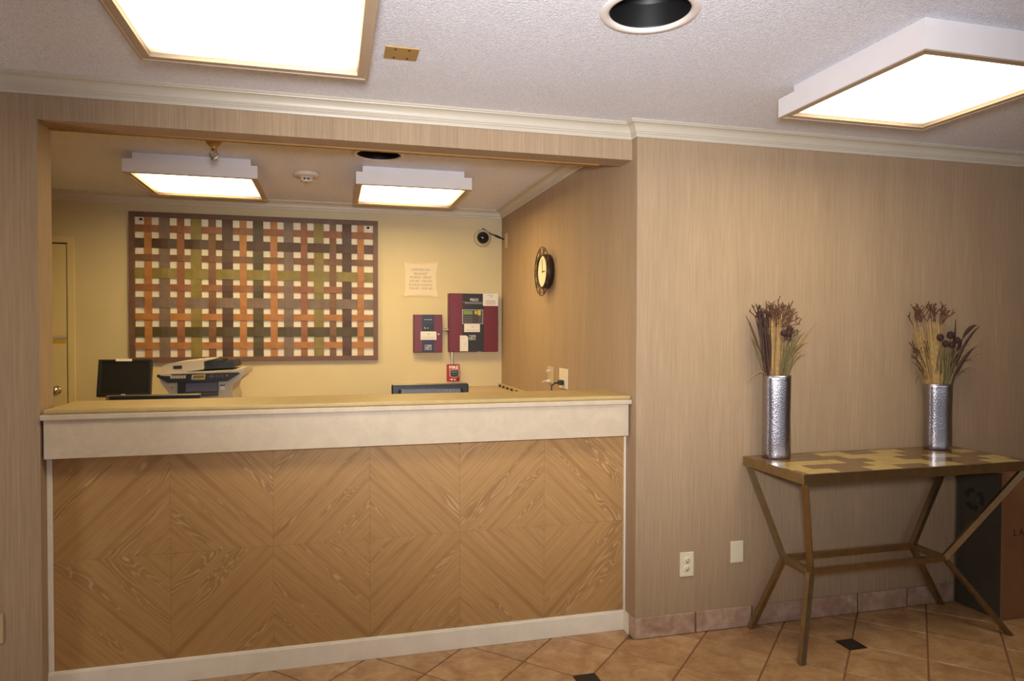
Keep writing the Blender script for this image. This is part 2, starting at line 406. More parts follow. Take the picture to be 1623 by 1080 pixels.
# crown moulding: a profile swept along a mitred path
def sweep(path, prof, side=1.0):
    P = [Vector((p[0], p[1])) for p in path]; mit = []
    for i, p in enumerate(P):
        ns = []
        if i > 0: d = (p-P[i-1]).normalized(); ns.append(Vector((d.y, -d.x))*side)
        if i < len(P)-1: d = (P[i+1]-p).normalized(); ns.append(Vector((d.y, -d.x))*side)
        if len(ns) == 1: mit.append(ns[0])
        else:
            q = (ns[0]+ns[1]).normalized(); mit.append(q/q.dot(ns[0]))
    vs = []; fs = []; n = len(prof)
    for p, m_ in zip(P, mit):
        for d, z in prof: q = p+m_*d; vs.append((q.x, q.y, z))
    for i in range(len(P)-1):
        for k in range(n): fs.append((i*n+k, i*n+(k+1) % n, (i+1)*n+(k+1) % n, (i+1)*n+k))
    fs += [tuple(range(n)), tuple(range(len(vs)-1, len(vs)-n-1, -1))]
    return MB().add(vs, fs)
def crown_profile(z, h, p):
    c = [(0.0, 1.0), (0.13, 1.0), (0.17, 0.90), (0.17, 0.80), (0.25, 0.76), (0.25, 0.68), (0.32, 0.64)]
    for k in range(9):
        a = math.pi/2*k/8; c.append((0.32 + 0.50*(1-math.cos(a)), 0.64 - 0.46*math.sin(a)))
    c += [(0.86, 0.18), (0.88, 0.12), (0.95, 0.10), (1.0, 0.04), (1.0, 0.0), (0.0, 0.0)]
    return [(d*p, z-h*q) for d, q in c]
struct('trim_1', sweep([(-3.7, YH), (0, YH), (0, 0), (3.9, 0)], crown_profile(ZC, 0.070, 0.0555)), 'crown')
struct('trim_2', sweep([(-4.2, YB), (0, YB), (0, YH+TH)], crown_profile(ZN, 0.066, 0.066)), 'crown')

# floor: a grout bed with single tiles laid diagonally, black insets where six tiles repeat
TS = 0.3051; T0 = Vector((0.9467, -0.2942)); q_ = TS/math.sqrt(2); INS = 0.0475; G = 0.0038
floor = struct('floor', MB().box(-4.3, 4.0, -5.1, YB+0.1, -0.06, -0.0035), 'grout'); WL['floor'] = Vector((0,0,0))
def clip(poly, n, c):
    out = []
    for i, a in enumerate(poly):
        b = poly[(i+1) % len(poly)]; da = a.dot(n)-c; db = b.dot(n)-c
        if da <= 0: out.append(a)
        if da*db < 0: out.append(a+(b-a)*(da/(da-db)))
    return out
def tile_mesh(name, poly, mat, z0=-0.012, z1=0.0, ch=0.0018):
    n = len(poly); c = sum(poly, Vector((0,0)))/n
    ins = [p+(c-p).normalized()*ch*1.4 for p in poly]
    vs = [(p.x,p.y,z0) for p in poly]+[(p.x,p.y,z1-ch) for p in poly]+[(p.x,p.y,z1) for p in ins]
    fs = [tuple(range(2*n, 3*n))]
    for i in range(n):
        j = (i+1) % n; fs += [(i,j,n+j,n+i), (n+i,n+j,2*n+j,2*n+i)]
    me = bpy.data.meshes.new(name); me.from_pydata(vs, [], fs); me.update(); me.materials.append(M[mat]); return me
def is_inset(i, j): return (i-j) % 6 == 0 and (i+j) % 6 == 0
def ipos(i, j): return T0 + Vector((i*q_+j*q_, i*q_-j*q_))
cache = {}; far = MB()
for i in range(-16, 12):
    for j in range(-16, 16):
        c = ipos(i+0.5, j+0.5)
        if not (-4.0 < c.x < 4.1 and -5.2 < c.y < 0.30): continue
        h = q_-G*math.sqrt(2)
        cut = tuple(is_inset(*k) for k in ((i+1,j+1),(i,j),(i+1,j),(i,j+1)))
        poly = [Vector((h,0)),Vector((0,h)),Vector((-h,0)),Vector((0,-h))]
        for flag, nn in zip(cut, ((1,0),(-1,0),(0,1),(0,-1))):
            if flag: poly = clip(poly, Vector(nn), q_-INS-G)
        lim = 0.110 if c.x < -0.02 else 0.004
        if c.y+h > lim: poly = clip(poly, Vector((0,1)), lim-c.y); key = None
        else: key = cut
        if len(poly) < 3: continue
        if c.y < -1.75 or c.x < -2.7 or c.x > 2.9:
            vs = [(p.x+c.x, p.y+c.y, z) for z in (-0.012, 0.0) for p in poly]; n = len(poly)
            far.add(vs, [tuple(range(n, 2*n))]+[(k, (k+1) % n, n+(k+1) % n, n+k) for k in range(n)]); continue
        me = cache.get(key) if key else None
        if me is None:
            me = tile_mesh('tile', poly, 'tile')
            if key: cache[key] = me
        o = bpy.data.objects.new('tile', me); COL.objects.link(o); o.parent = floor; o.location = (c.x, c.y, 0.0)
tag(obj('tile', far, 'tile', floor), kind='stuff')
ime = tile_mesh('inset_tile', [Vector(p)*INS for p in ((-1,-1),(1,-1),(1,1),(-1,1))], 'black_tile')
for i in range(-12, 13):
    for j in range(-12, 13):
        c = ipos(i, j)
        if is_inset(i, j) and -2.7 < c.x < 2.9 and -2.4 < c.y < -0.05:
            o = bpy.data.objects.new('inset_tile', ime); COL.objects.link(o); o.parent = floor; o.location = (c.x, c.y, 0)

# tile baseboard under the right-hand wall: grout strip with single tiles
base = struct('baseboard_right', MB().box(0.0, 1.848, -0.006, 0.0, 0, 0.097), 'grout')
def base_tile(x0, x1, y0, y1):
    o = obj('tile', MB().box(x0, x1, y0, y1, 0.003, 0.100, 0.002), 'basetile', base); return o
for k in range(6):
    base_tile(0.006+k*0.3077 if k else -0.008, 0.3077*(k+1)-0.004, -0.012, -0.002)
base_tile(-0.011, -0.001, -0.001, 0.048)
struct('baseboard_desk', MB().box(-W, -0.012, 0.107, 0.13, 0, 0.088, 0.002).box(-W, -0.012, 0.110, 0.13, 0.086, 0.0947, 0.003).box(-0.013, -0.001, 0.052, 0.13, 0, 0.0947, 0.002), 'white_paint')

# door in the far corner
d = struct('door_1', MB().box(-4.0, -3.199, YB-0.012, YB+0.01, 0.01, 2.052, 0.003), 'door'); WL['door_1'] = Vector((0,0,0))
obj('door_rail', MB().box(-4.0, -3.199, YB-0.020, YB-0.010, 1.378, 1.402, 0.002), 'printer', d)
k = obj('door_knob', MB().lathe([(0.0, -0.075), (0.018, -0.074), (0.028, -0.062), (0.030, -0.05), (0.024, -0.038), (0.012, -0.03), (0.012, -0.012), (0.030, -0.010), (0.030, 0.0)], (-3.262, YB-0.011, 1.013), 24, 'y'), 'chrome', d)
struct('trim_3', MB().prism([(-3.191,0),(-3.1487,0),(-3.1487,2.1046),(-4.05,2.1046),(-4.05,2.062),(-3.191,2.062)], YB-0.018, YB), 'door')
obj('jamb_gap', MB().prism([(-3.2,0),(-3.190,0),(-3.190,2.0625),(-4.0,2.0625),(-4.0,2.05),(-3.2,2.05)], YB-0.006, YB-0.002), 'dark', d)
obj('tape_strip', MB().box(-3.29, -3.205, YB-0.0135, YB-0.0115, 1.342, 1.370), plain('yellow_tape', srgb(190, 158, 62), 0.5), d)

# ------------------------------------------------------------------ reception counter
t = thing('reception_counter', (-W/2, 0.2, 0), 'built-in reception counter with cream top and diamond-patterned oak veneer front', 'counter')
obj('countertop', MB().box(-W+0.004, -0.001, 0.0415, 0.395, 1.0986, 1.1205, 0.004), 'lam', t)
obj('countertop_surface', MB().box(-W+0.012, -0.002, 0.0535, 0.395, 1.1205, 1.1394, 0.006), 'lamtop', t)
obj('apron', MB().box(-W+0.012, -0.012, 0.0558, 0.120, 0.9475, 1.0990, 0.002), 'lam', t)
obj('front_backing', MB().box(-W+0.002, -0.002, 0.121, 0.160, 0.02, 1.0), 'dark_groove', t)
PX = [-2.4332, -2.0126, -1.6121, -1.2115, -0.8110, -0.4105, -0.0100]; PZ = [0.0947, 0.530, 0.9475]
pm = {}
for r_ in range(2):
    for c_ in range(6):
        xd = PX[c_+1] if c_ % 2 == 0 else PX[c_]                    # a diamond's centre lies at every odd seam, half-way up
        w_, h_ = PX[c_+1]-PX[c_], PZ[r_+1]-PZ[r_]; key = (round(w_, 3), round(h_, 3))
        if key not in pm:
            b = MB().box(0.0003, w_-0.0003, 0, 0.006, 0.0003, h_-0.0003, 0.0004)
            me = bpy.data.meshes.new('veneer_panel'); me.from_pydata(b.v, [], b.f); me.update(); me.materials.append(M['oak']); pm[key] = me
        o = bpy.data.objects.new('veneer_panel', pm[key]); COL.objects.link(o); o.parent = t
        o.location = Vector((xd, 0.119, PZ[1])) - WL[t.name]
        o.scale = (-1 if c_ % 2 == 0 else 1, 1, 1 if r_ else -1)
obj('edge_strip', MB().box(-W+0.001, -2.4345, 0.113, 0.130, 0.094, 0.9475, 0.001), 'white_paint', t)
obj('edge_strip', MB().box(-0.0095, -0.001, 0.110, 0.130, 0.094, 0.9475, 0.001), 'white_paint', t)

# ------------------------------------------------------------------ ceiling lights
def fixture(x0, y0, zc, lens, label):
    s = 0.70; t = thing('ceiling_light', (x0+s/2, y0+s/2, zc), label, 'ceiling light', 'square fluorescent ceiling lights')
    obj('housing', MB().box(x0+0.04, x0+s-0.04, y0+0.04, y0+s-0.04, zc-0.05, zc-0.0005, 0.001), 'fixture', t)
    b = MB(); zb, zt = zc-0.12, zc-0.045
    o_ = [(x0,y0),(x0+s,y0),(x0+s,y0+s),(x0,y0+s)]
    def ring(q, z): return [(x0+q, y0+q, z), (x0+s-q, y0+q, z), (x0+s-q, y0+s-q, z), (x0+q, y0+s-q, z)]
    rows = [ring(0.10, zt), ring(0.0, zt), ring(0.0, zb+0.003), ring(0.003, zb), ring(0.010, zb), ring(0.012, zb+0.003), ring(0.036, zb+0.003), ring(0.039, zb+0.016), ring(0.048, zb+0.018)]
    vs = [p for r in rows for p in r]; fs = [(i*4+k, i*4+(k+1) % 4, i*4+4+(k+1) % 4, i*4+4+k) for i in range(len(rows)-1) for k in range(4)]
    obj('tray_frame', b.add(vs[:12], fs[:8]), 'fixture', t)
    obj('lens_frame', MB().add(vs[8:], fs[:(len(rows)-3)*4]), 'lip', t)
    b = MB(); b.box(x0+0.034, x0+s-0.034, y0+0.034, y0+s-0.034, zb+0.016, zb+0.020)
    obj('diffuser', b, lens, t)
    for px in (0.022, s-0.022):
        for py in (0.022, s-0.022): obj('screw', MB().lathe([(0.0, zb+0.0025), (0.004, zb+0.0025), (0.004, zb+0.005)], (x0+px, y0+py, 0), 8), 'chrome', t)
    return t
fixture(-1.9500, -1.255, ZC, 'lens_lobby', 'large square light on the lobby ceiling in front of the reception counter')
fixture(0.3473, -1.258, ZC, 'lens_lobby', 'square light on the lobby ceiling above and in front of the console table')
fixture(-2.480, 1.255, ZN, 'lens_desk', 'square light in the alcove ceiling with the sprinkler hanging before it')
fixture(-1.229, 1.245, ZN, 'lens_desk', 'square light in the alcove ceiling between smoke detector and clock wall')

def can(c, z, label):
    t = thing('recessed_downlight', (c[0], c[1], z), label, 'downlight', 'unlit round recessed downlights')
    obj('trim_ring', MB().lathe([(CANR-0.006, z+0.004), (CANR-0.004, z-0.004), (CANR+0.004, z-0.007), (0.146, z-0.006), (0.151, z-0.001), (0.151, z+0.001)], (*c, 0), 56), 'white_trim', t)
    pr = [(CANR-0.004, z-0.003)]
    for k in range(9): pr += [(CANR-0.005-0.0015*k, z+0.004+0.0085*k), (CANR-0.009-0.0015*k, z+0.0085+0.0085*k)]
    pr += [(0.100, z+0.10), (0.088, z+0.16), (0.05, z+0.185), (0.0, z+0.19)]
    obj('baffle', MB().lathe(pr, (*c, 0), 56), 'baffle', t)
    obj('lamp', MB().lathe([(0.0, z+0.085), (0.035, z+0.09), (0.055, z+0.11), (0.05, z+0.14), (0.02, z+0.18)], (*c, 0), 32), 'baffle', t)
can(CAN1, ZC, 'black round recessed downlight with white ring in the lobby ceiling')
can(CAN2, ZN, 'black recessed downlight half hidden above the opening over the counter')

t = thing('smoke_detector', (-1.52, 1.5787, ZN), 'round beige smoke detector on the alcove ceiling between two lights', 'smoke detector')
obj('base', MB().lathe([(0.0, ZN-0.001), (0.080, ZN-0.001), (0.082, ZN-0.016), (0.074, ZN-0.024), (0.04, ZN-0.026), (0.0, ZN-0.026)], (-1.52, 1.5787, 0), 36), 'smoke', t)
obj('sensor_cap', MB().lathe([(0.0, ZN-0.058), (0.030, ZN-0.057), (0.034, ZN-0.052), (0.034, ZN-0.046)], (-1.52, 1.5787, 0), 24).lathe([(0.045, ZN-0.026), (0.036, ZN-0.032), (0.034, ZN-0.034), (0.0, ZN-0.034)], (-1.52, 1.5787, 0), 24), 'smoke', t)
b = MB()
for k_ in range(8):
    a = 2*math.pi*k_/8; b.beam((-1.52+0.031*math.cos(a), 1.5787+0.031*math.sin(a), ZN-0.048), (-1.52+0.031*math.cos(a), 1.5787+0.031*math.sin(a), ZN-0.032), 0.006)
tag(obj('sensor_rib', b, 'smoke', t), kind='stuff')
obj('sensor_chamber', MB().lathe([(0.022, ZN-0.048), (0.022, ZN-0.033)], (-1.52, 1.5787, 0), 20), 'dark', t)

sx_, sy_ = -1.912, 0.60
t = thing('fire_sprinkler', (sx_, sy_, ZN), 'small metal fire sprinkler hanging from the alcove ceiling behind the header', 'sprinkler')
obj('escutcheon', MB().lathe([(0.056, ZN-0.001), (0.052, ZN-0.03), (0.044, ZN-0.072), (0.032, ZN-0.098), (0.020, ZN-0.112), (0.014, ZN-0.118), (0.0, ZN-0.118)], (sx_, sy_, 0), 28), 'brass_plate', t)
obj('body', MB().lathe([(0.013, ZN-0.116), (0.016, ZN-0.122), (0.016, ZN-0.132), (0.010, ZN-0.136), (0.0, ZN-0.136)], (sx_, sy_, 0), 6, 'z', False), 'chrome', t)
for s_ in (-1, 1): obj('frame_arm', MB().tube([(sx_+s_*0.009, sy_, ZN-0.134), (sx_+s_*0.018, sy_, ZN-0.143), (sx_+s_*0.015, sy_, ZN-0.158), (sx_+s_*0.003, sy_, ZN-0.168)], 0.0038, 8), 'metal', t)
obj('bulb', MB().tube([(sx_, sy_, ZN-0.136), (sx_, sy_, ZN-0.166)], 0.003, 8), 'brass_plate', t)
obj('deflector', MB().lathe([(0.0, ZN-0.174), (0.015, ZN-0.174), (0.016, ZN-0.171), (0.006, ZN-0.168), (0.0, ZN-0.166)], (sx_, sy_, 0), 20), 'metal', t)

o = thing('cover_plate', (-1.1345, -0.522, ZC), 'square tan metal cover plate screwed to the lobby ceiling', 'cover plate')
obj('plate', MB().box(-1.1925, -1.0770, -0.576, -0.468, ZC-0.004, ZC-0.0002, 0.001), 'brass_plate', o)
for px in (-1.158, -1.111):
    for py in (-0.558, -0.486): obj('screw', MB().lathe([(0.0, ZC-0.0062), (0.003, ZC-0.006), (0.0045, ZC-0.004)], (px, py, 0), 10), 'dark', o)

# ------------------------------------------------------------------ rear wall of the alcove
# woven-strip artwork
t = thing('woven_artwork', (-1.903, YB, 1.2), 'large framed wall art of interwoven orange, olive and brown wooden strips', 'artwork')
X0, X1, Z0, Z1 = -2.7915, -1.0145, 1.2040, 2.3025; FW = 0.036; YA = YB-0.030
b = MB()
b.prism([(X0,Z0),(X1,Z0),(X1-FW,Z0+FW),(X0+FW,Z0+FW)], YA, YB-0.001); b.prism([(X0,Z1),(X1,Z1),(X1-FW,Z1-FW),(X0+FW,Z1-FW)], YA, YB-0.001)
b.prism([(X0,Z0),(X0,Z1),(X0+FW,Z1-FW),(X0+FW,Z0+FW)], YA, YB-0.001); b.prism([(X1,Z0),(X1,Z1),(X1-FW,Z1-FW),(X1-FW,Z0+FW)], YA, YB-0.001)
obj('frame', b, 'frame_wood', t)
obj('backing_board', MB().box(X0+FW-0.004, X1-FW+0.004, YB-0.006, YB-0.001, Z0+FW-0.004, Z1-FW+0.004), plain('off_white_board', srgb(222, 212, 192), 0.7, var=0.03), t)
V = [(-2.667,.050,'o'),(-2.557,.073,'g'),(-2.448,.051,'r'),(-2.342,.075,'l'),(-2.232,.052,'b'),(-2.125,.076,'d'),(-2.015,.050,'o'),(-1.908,.074,'k'),(-1.795,.051,'o'),(-1.688,.071,'g'),(-1.574,.049,'r'),(-1.465,.073,'l'),(-1.359,.050,'b'),(-1.253,.071,'d'),(-1.148,.051,'o')]
Hs = [(2.184,.052,'r'),(2.077,.070,'d'),(1.971,.047,'b'),(1.858,.075,'l'),(1.754,.048,'r'),(1.644,.076,'g'),(1.538,.048,'o'),(1.427,.073,'k'),(1.325,.048,'o')]
YM = YB-0.017; AMP = 0.0032
def weave(cs, lo, hi, first):
    """stations (along, offset) of a strip that passes in front (offset -) and behind (+) of those it crosses"""
    pts = [(lo, 0.0)]
    for n, c in enumerate(cs):
        s_ = -1 if (n % 2 == first) else 1; pts += [(c-0.022, s_*AMP), (c+0.022, s_*AMP)]
    return pts + [(hi, 0.0)]
for i, (c, wd, k_) in enumerate(V):
    b = MB(); st = weave([h[0] for h in Hs[::-1]], Z0+0.02, Z1-0.02, (i+1) % 2)   # bottom to top; h index 8-n
    vs = []; fs = []
    for z, dy in st: vs += [(c-wd/2, YM+dy-0.0025, z), (c+wd/2, YM+dy-0.0025, z), (c+wd/2, YM+dy+0.0025, z), (c-wd/2, YM+dy+0.0025, z)]
    for n in range(len(st)-1): fs += [(n*4+q, n*4+(q+1) % 4, n*4+4+(q+1) % 4, n*4+4+q) for q in range(4)]
    obj('slat', b.add(vs, fs), 'strip_'+k_, t)
for j, (c, wd, k_) in enumerate(Hs):
    b = MB(); st = weave([v[0] for v in V], X0+0.02, X1-0.02, j % 2)
    vs = []; fs = []
    for x, dy in st: vs += [(x, YM+dy-0.0025, c-wd/2), (x, YM+dy-0.0025, c+wd/2), (x, YM+dy+0.0025, c+wd/2), (x, YM+dy+0.0025, c-wd/2)]
    for n in range(len(st)-1): fs += [(n*4+q, n*4+(q+1) % 4, n*4+4+(q+1) % 4, n*4+4+q) for q in range(4)]
    obj('slat', b.add(vs, fs), 'strip_'+k_, t)
for x in (-2.716, -1.090): obj('hanging_bracket', MB().box(x-0.010, x+0.010, YB-0.006, YB-0.001, 2.242, 2.258), 'metal', t)

# breakfast sign with hollowed sides
t = thing('breakfast_sign', (-0.673, YB, 1.70), 'cream card sign with hollow-curved sides giving breakfast hours above the fire panels', 'sign')
def curved(x0, x1, z0, z1, k_):
    p = []
    for n in range(12): a = n/12; p.append((x0+(x1-x0)*a, z0+k_*4*a*(1-a)))
    for n in range(12): a = n/12; p.append((x1-k_*4*a*(1-a), z0+(z1-z0)*a))
    for n in range(12): a = n/12; p.append((x1-(x1-x0)*a, z1-k_*4*a*(1-a)))
    for n in range(12): a = n/12; p.append((x0+k_*4*a*(1-a), z1-(z1-z0)*a))
    return p
obj('back_panel', MB().prism(curved(-0.8185, -0.5285, 1.7020, 1.9965, 0.0135), YB-0.006, YB-0.0005), plain('taupe_sign_edge', srgb(208, 186, 140), 0.5), t)
obj('card', MB().prism(curved(-0.806, -0.540, 1.7140, 1.9840, 0.012), YB-0.009, YB-0.006), 'signcard', t)
for body, z, sx in (('COMPLIMENTARY', 1.927, .98), ('BREAKFAST', 1.895, 1.0), ('MONDAY - FRIDAY', 1.866, .98), ('6:00 AM - 9:00 AM', 1.836, .98), ('SATURDAY & SUNDAY', 1.8055, .98), ('7:00 AM - 10:00 AM', 1.777, .98)):
    wmax = {'COMPLIMENTARY': .158, 'BREAKFAST': .108, 'MONDAY - FRIDAY': .175, '6:00 AM - 9:00 AM': .178, 'SATURDAY & SUNDAY': .192, '7:00 AM - 10:00 AM': .186}[body]
    text('lettering', body, 0.0285, (-0.675, YB-0.0095, z), 'ink', t, width=wmax)

def marks(name, x0, x1, z0, z1, y, mat, parent, rows=3):
    """small illegible printed lines as thin raised strokes"""
    b = MB(); n = rows
    for r in range(n):
        z = z0+(z1-z0)*(r+0.5)/n; x = x0
        while x < x1:
            l = random.uniform(0.004, 0.011); b.box(x, min(x+l, x1), y-0.0004, y, z-(z1-z0)/n*0.22, z+(z1-z0)/n*0.22); x += l+0.0025
    return tag(obj(name, b, mat, parent), kind='stuff')

# large fire-alarm panel
yf = 2.545
t = thing('fire_alarm_panel', (-0.25, YB, 1.265), 'large maroon fire alarm control panel with black centre and keypad', 'fire alarm panel')
obj('cabinet', MB().box(-0.4560, -0.0475, yf+0.004, YB-0.0005, 1.2650, 1.7395, 0.004), 'maroon', t)
dr = obj('door', MB().box(-0.4500, -0.0520, yf, yf+0.005, 1.2680, 1.7370, 0.002), 'maroon', t)
obj('centre_panel', MB().box(-0.3460, -0.1690, yf-0.0015, yf+0.0005, 1.2690, 1.7360), 'charcoal', dr)
kp = obj('keypad', MB().box(-0.3470, -0.1765, yf-0.005, yf-0.001, 1.4920, 1.6080, 0.001), 'silver', t)
obj('keypad_face', MB().box(-0.3430, -0.1805, yf-0.0056, yf-0.0046, 1.4955, 1.6045), plain('keypad_brown', srgb(62, 52, 50), 0.5), kp)
obj('display', MB().box(-0.3370, -0.2640, yf-0.0066, yf-0.0050, 1.5690, 1.5985, 0.0005), 'lcd', kp)
obj('caution_label', MB().box(-0.2470, -0.2260, yf-0.0062, yf-0.0050, 1.5720, 1.5970), 'yellow', kp)
obj('caution_label', MB().box(-0.2210, -0.1960, yf-0.0062, yf-0.0050, 1.5630, 1.6020), 'yellow', kp)
b = MB()
for r in range(4):
    for c in range(5): b.box(-0.334+c*0.0145, -0.3225+c*0.0145, yf-0.0066, yf-0.0050, 1.502+r*0.0155, 1.511+r*0.0155)
    for c in range(2): b.box(-0.214+c*0.014, -0.204+c*0.014, yf-0.0066, yf-0.0050, 1.502+r*0.0145, 1.510+r*0.0145)
tag(obj('key', b, 'grey_key', kp), kind='stuff')
text('lettering', '9800', 0.036, (-0.250, yf-0.0022, 1.687), 'silver', t)
marks('small_print', -0.278, -0.262, 1.690, 1.698, yf-0.0018, 'silver', t, 1)
marks('small_print', -0.325, -0.183, 1.6545, 1.6625, yf-0.0018, 'silver', t, 1)
obj('rule_line', MB().box(-0.344, -0.178, yf-0.0021, yf-0.001, 1.6670, 1.6690), 'silver', t)
p1 = obj('paper_label', MB().box(-0.1770, -0.0500, yf-0.003, yf-0.0012, 1.6400, 1.7400), 'sticker', t)
marks('small_print', -0.140, -0.088, 1.722, 1.732, yf-0.0032, 'ink', p1, 1); marks('small_print', -0.118, -0.098, 1.708, 1.719, yf-0.0032, 'dark', p1, 1); marks('small_print', -0.155, -0.072, 1.650, 1.688, yf-0.0032, 'ink', p1, 4)
p2 = obj('paper_label', MB().prism([(-0.332,1.427),(-0.202,1.427),(-0.202,1.486),(-0.210,1.493),(-0.332,1.493)], yf-0.004, yf-0.0016), 'sticker', t)
marks('small_print', -0.273, -0.255, 1.462, 1.476, yf-0.0042, 'ink', p2, 1); marks('small_print', -0.322, -0.212, 1.433, 1.449, yf-0.0042, 'printer', p2, 2)
p3 = obj('paper_label', MB().prism([(-0.367,1.271),(-0.300,1.271),(-0.300,1.385),(-0.316,1.399),(-0.367,1.399)], yf-0.004, yf-0.0016), 'sticker', t)
obj('pen_mark', MB().tube([(-0.327, yf-0.0042, 1.316), (-0.318, yf-0.0042, 1.325), (-0.330, yf-0.0042, 1.331), (-0.316, yf-0.0042, 1.342)], 0.001, 5), 'ink', p3)
obj('pen_mark', MB().tube([(-0.353, yf-0.0042, 1.382), (-0.340, yf-0.0042, 1.378), (-0.328, yf-0.0042, 1.384)], 0.001, 5), 'ink', p3)
def logo(x0, x1, z0, z1, y, parent):
    """white-outlined rectangle with the maker's three letters"""
    b = MB(); e = 0.0028
    b.box(x0,x1,y-0.001,y,z0,z0+e); b.box(x0,x1,y-0.001,y,z1-e,z1); b.box(x0,x0+e,y-0.001,y,z0,z1); b.box(x1-e,x1,y-0.001,y,z0,z1)
    o = obj('emblem', b, 'silver', parent)
    text('lettering', 'ADT', (z1-z0)*0.92, ((x0+x1)/2, y-0.0006, (z0+z1)/2-0.001), 'silver', o, width=(x1-x0)*0.82, shear=0.3, offset=0.0006)
logo(-0.2925, -0.2385, 1.3630, 1.4015, yf-0.0015, t)
obj('latch', MB().box(-0.216, -0.194, yf-0.003, yf+0.01, 1.2625, 1.2680, 0.001), 'silver', t)
for z in (1.36, 1.50, 1.66): obj('hinge', MB().tube([(-0.046, yf+0.02, z-0.012), (-0.046, yf+0.02, z+0.012)], 0.003, 8), 'maroon', t)

# small alarm panel
ys = 2.550
t = thing('alarm_annunciator', (-0.623, YB, 1.262), 'small maroon and navy alarm box left of the large fire panel', 'alarm box')
obj('cabinet', MB().box(-0.7375, -0.5085, ys+0.004, YB-0.0005, 1.2625, 1.5660, 0.004), 'maroon', t)
dr = obj('door', MB().box(-0.7350, -0.5105, ys, ys+0.005, 1.2645, 1.5640, 0.002), 'maroon', t)
obj('navy_stripe', MB().box(-0.6720, -0.5740, ys-0.0015, ys+0.0005, 1.2660, 1.5630), 'navy', dr)
wi = obj('window', MB().box(-0.6660, -0.5800, ys-0.004, ys-0.001, 1.4360, 1.4920, 0.001), 'black', t)
for x, z in ((-0.653, 1.462), (-0.646, 1.455), (-0.627, 1.458)): obj('indicator', MB().lathe([(0.0, -0.0015), (0.003, -0.001), (0.004, 0.0)], (x, ys-0.004, z), 10, 'y'), 'silver', wi)
p1 = obj('paper_label', MB().prism([(-0.684,1.364),(-0.557,1.364),(-0.557,1.424),(-0.564,1.431),(-0.684,1.431)], ys-0.004, ys-0.0016), 'sticker', t)
marks('small_print', -0.630, -0.610, 1.404, 1.416, ys-0.0042, 'ink', p1, 1); marks('small_print', -0.674, -0.570, 1.371, 1.390, ys-0.0042, 'printer', p1, 2)
marks('small_print', -0.654, -0.592, 1.522, 1.530, ys-0.0018, 'silver', t, 1)
logo(-0.6490, -0.5980, 1.2835, 1.3240, ys-0.0015, t)
obj('lock', MB().lathe([(0.0, -0.006), (0.007, -0.006), (0.008, -0.004), (0.008, 0.0)], (-0.540, ys, 1.409), 16, 'y'), 'silver', t)

t = thing('conduit', (-0.478, 2.59, 1.4447), 'short metal conduit joining the two maroon fire panels', 'conduit')
obj('pipe', MB().tube([(-0.5095, 2.592, 1.4447), (-0.4545, 2.592, 1.4447)], 0.0085, 14), 'metal', t)
obj('coupling', MB().tube([(-0.506, 2.592, 1.4447), (-0.492, 2.592, 1.4447)], 0.013, 8), 'metal', t)
obj('coupling', MB().tube([(-0.476, 2.592, 1.4447), (-0.458, 2.592, 1.4447)], 0.0135, 8), 'metal', t)
t = thing('conduit', (-0.4235, 2.59, 1.16), 'short upright metal conduit above the red fire pull station', 'conduit')
obj('pipe', MB().tube([(-0.4235, 2.592, 1.1640), (-0.4235, 2.592, 1.2645)], 0.0085, 14), 'metal', t)
obj('coupling', MB().tube([(-0.4235, 2.592, 1.2480), (-0.4235, 2.592, 1.2620)], 0.0135, 8), 'metal', t)
obj('coupling', MB().tube([(-0.4235, 2.592, 1.1660), (-0.4235, 2.592, 1.1830)], 0.0125, 8), 'metal', t)

yp = 2.575
t = thing('fire_pull_station', (-0.414, YB, 1.024), 'red fire alarm pull station below the large maroon panel', 'fire alarm')
obj('body', MB().box(-0.4645, -0.3635, yp, YB-0.0005, 1.0245, 1.1630, 0.004), 'red', t)
text('lettering', 'FIRE', 0.034, (-0.412, yp-0.0008, 1.1385), 'white_ink', t, width=0.076, offset=0.0008)
b = MB().prism([(-0.4445,1.121),(-0.3705,1.121),(-0.3705,1.069),(-0.390,1.059),(-0.425,1.059),(-0.4445,1.069)], yp-0.003, yp)
hd = obj('handle_surround', b, 'white_ink', t)
obj('pull_handle', MB().prism([(-0.4410,1.118),(-0.3740,1.118),(-0.3740,1.0710),(-0.391,1.0625),(-0.424,1.0625),(-0.4410,1.0710)], yp-0.008, yp-0.002), 'charcoal', hd)
marks('small_print', -0.434, -0.382, 1.098, 1.106, yp-0.0082, 'silver', hd, 1); marks('small_print', -0.438, -0.377, 1.080, 1.084, yp-0.0082, 'silver', hd, 1)
obj('symbol', MB().prism([(-0.446,1.040),(-0.428,1.035),(-0.428,1.047)], yp-0.0008, yp).box(-0.428,-0.420,yp-0.0008,yp,1.036,1.047), 'white_ink', t)
obj('symbol', MB().prism([(-0.412,1.036),(-0.396,1.036),(-0.404,1.049)], yp-0.0008, yp), 'white_ink', t)
obj('lock', MB().lathe([(0.0, -0.004), (0.007, -0.004), (0.008, 0.0)], (-0.3765, yp, 1.041), 14, 'y'), 'charcoal', t)

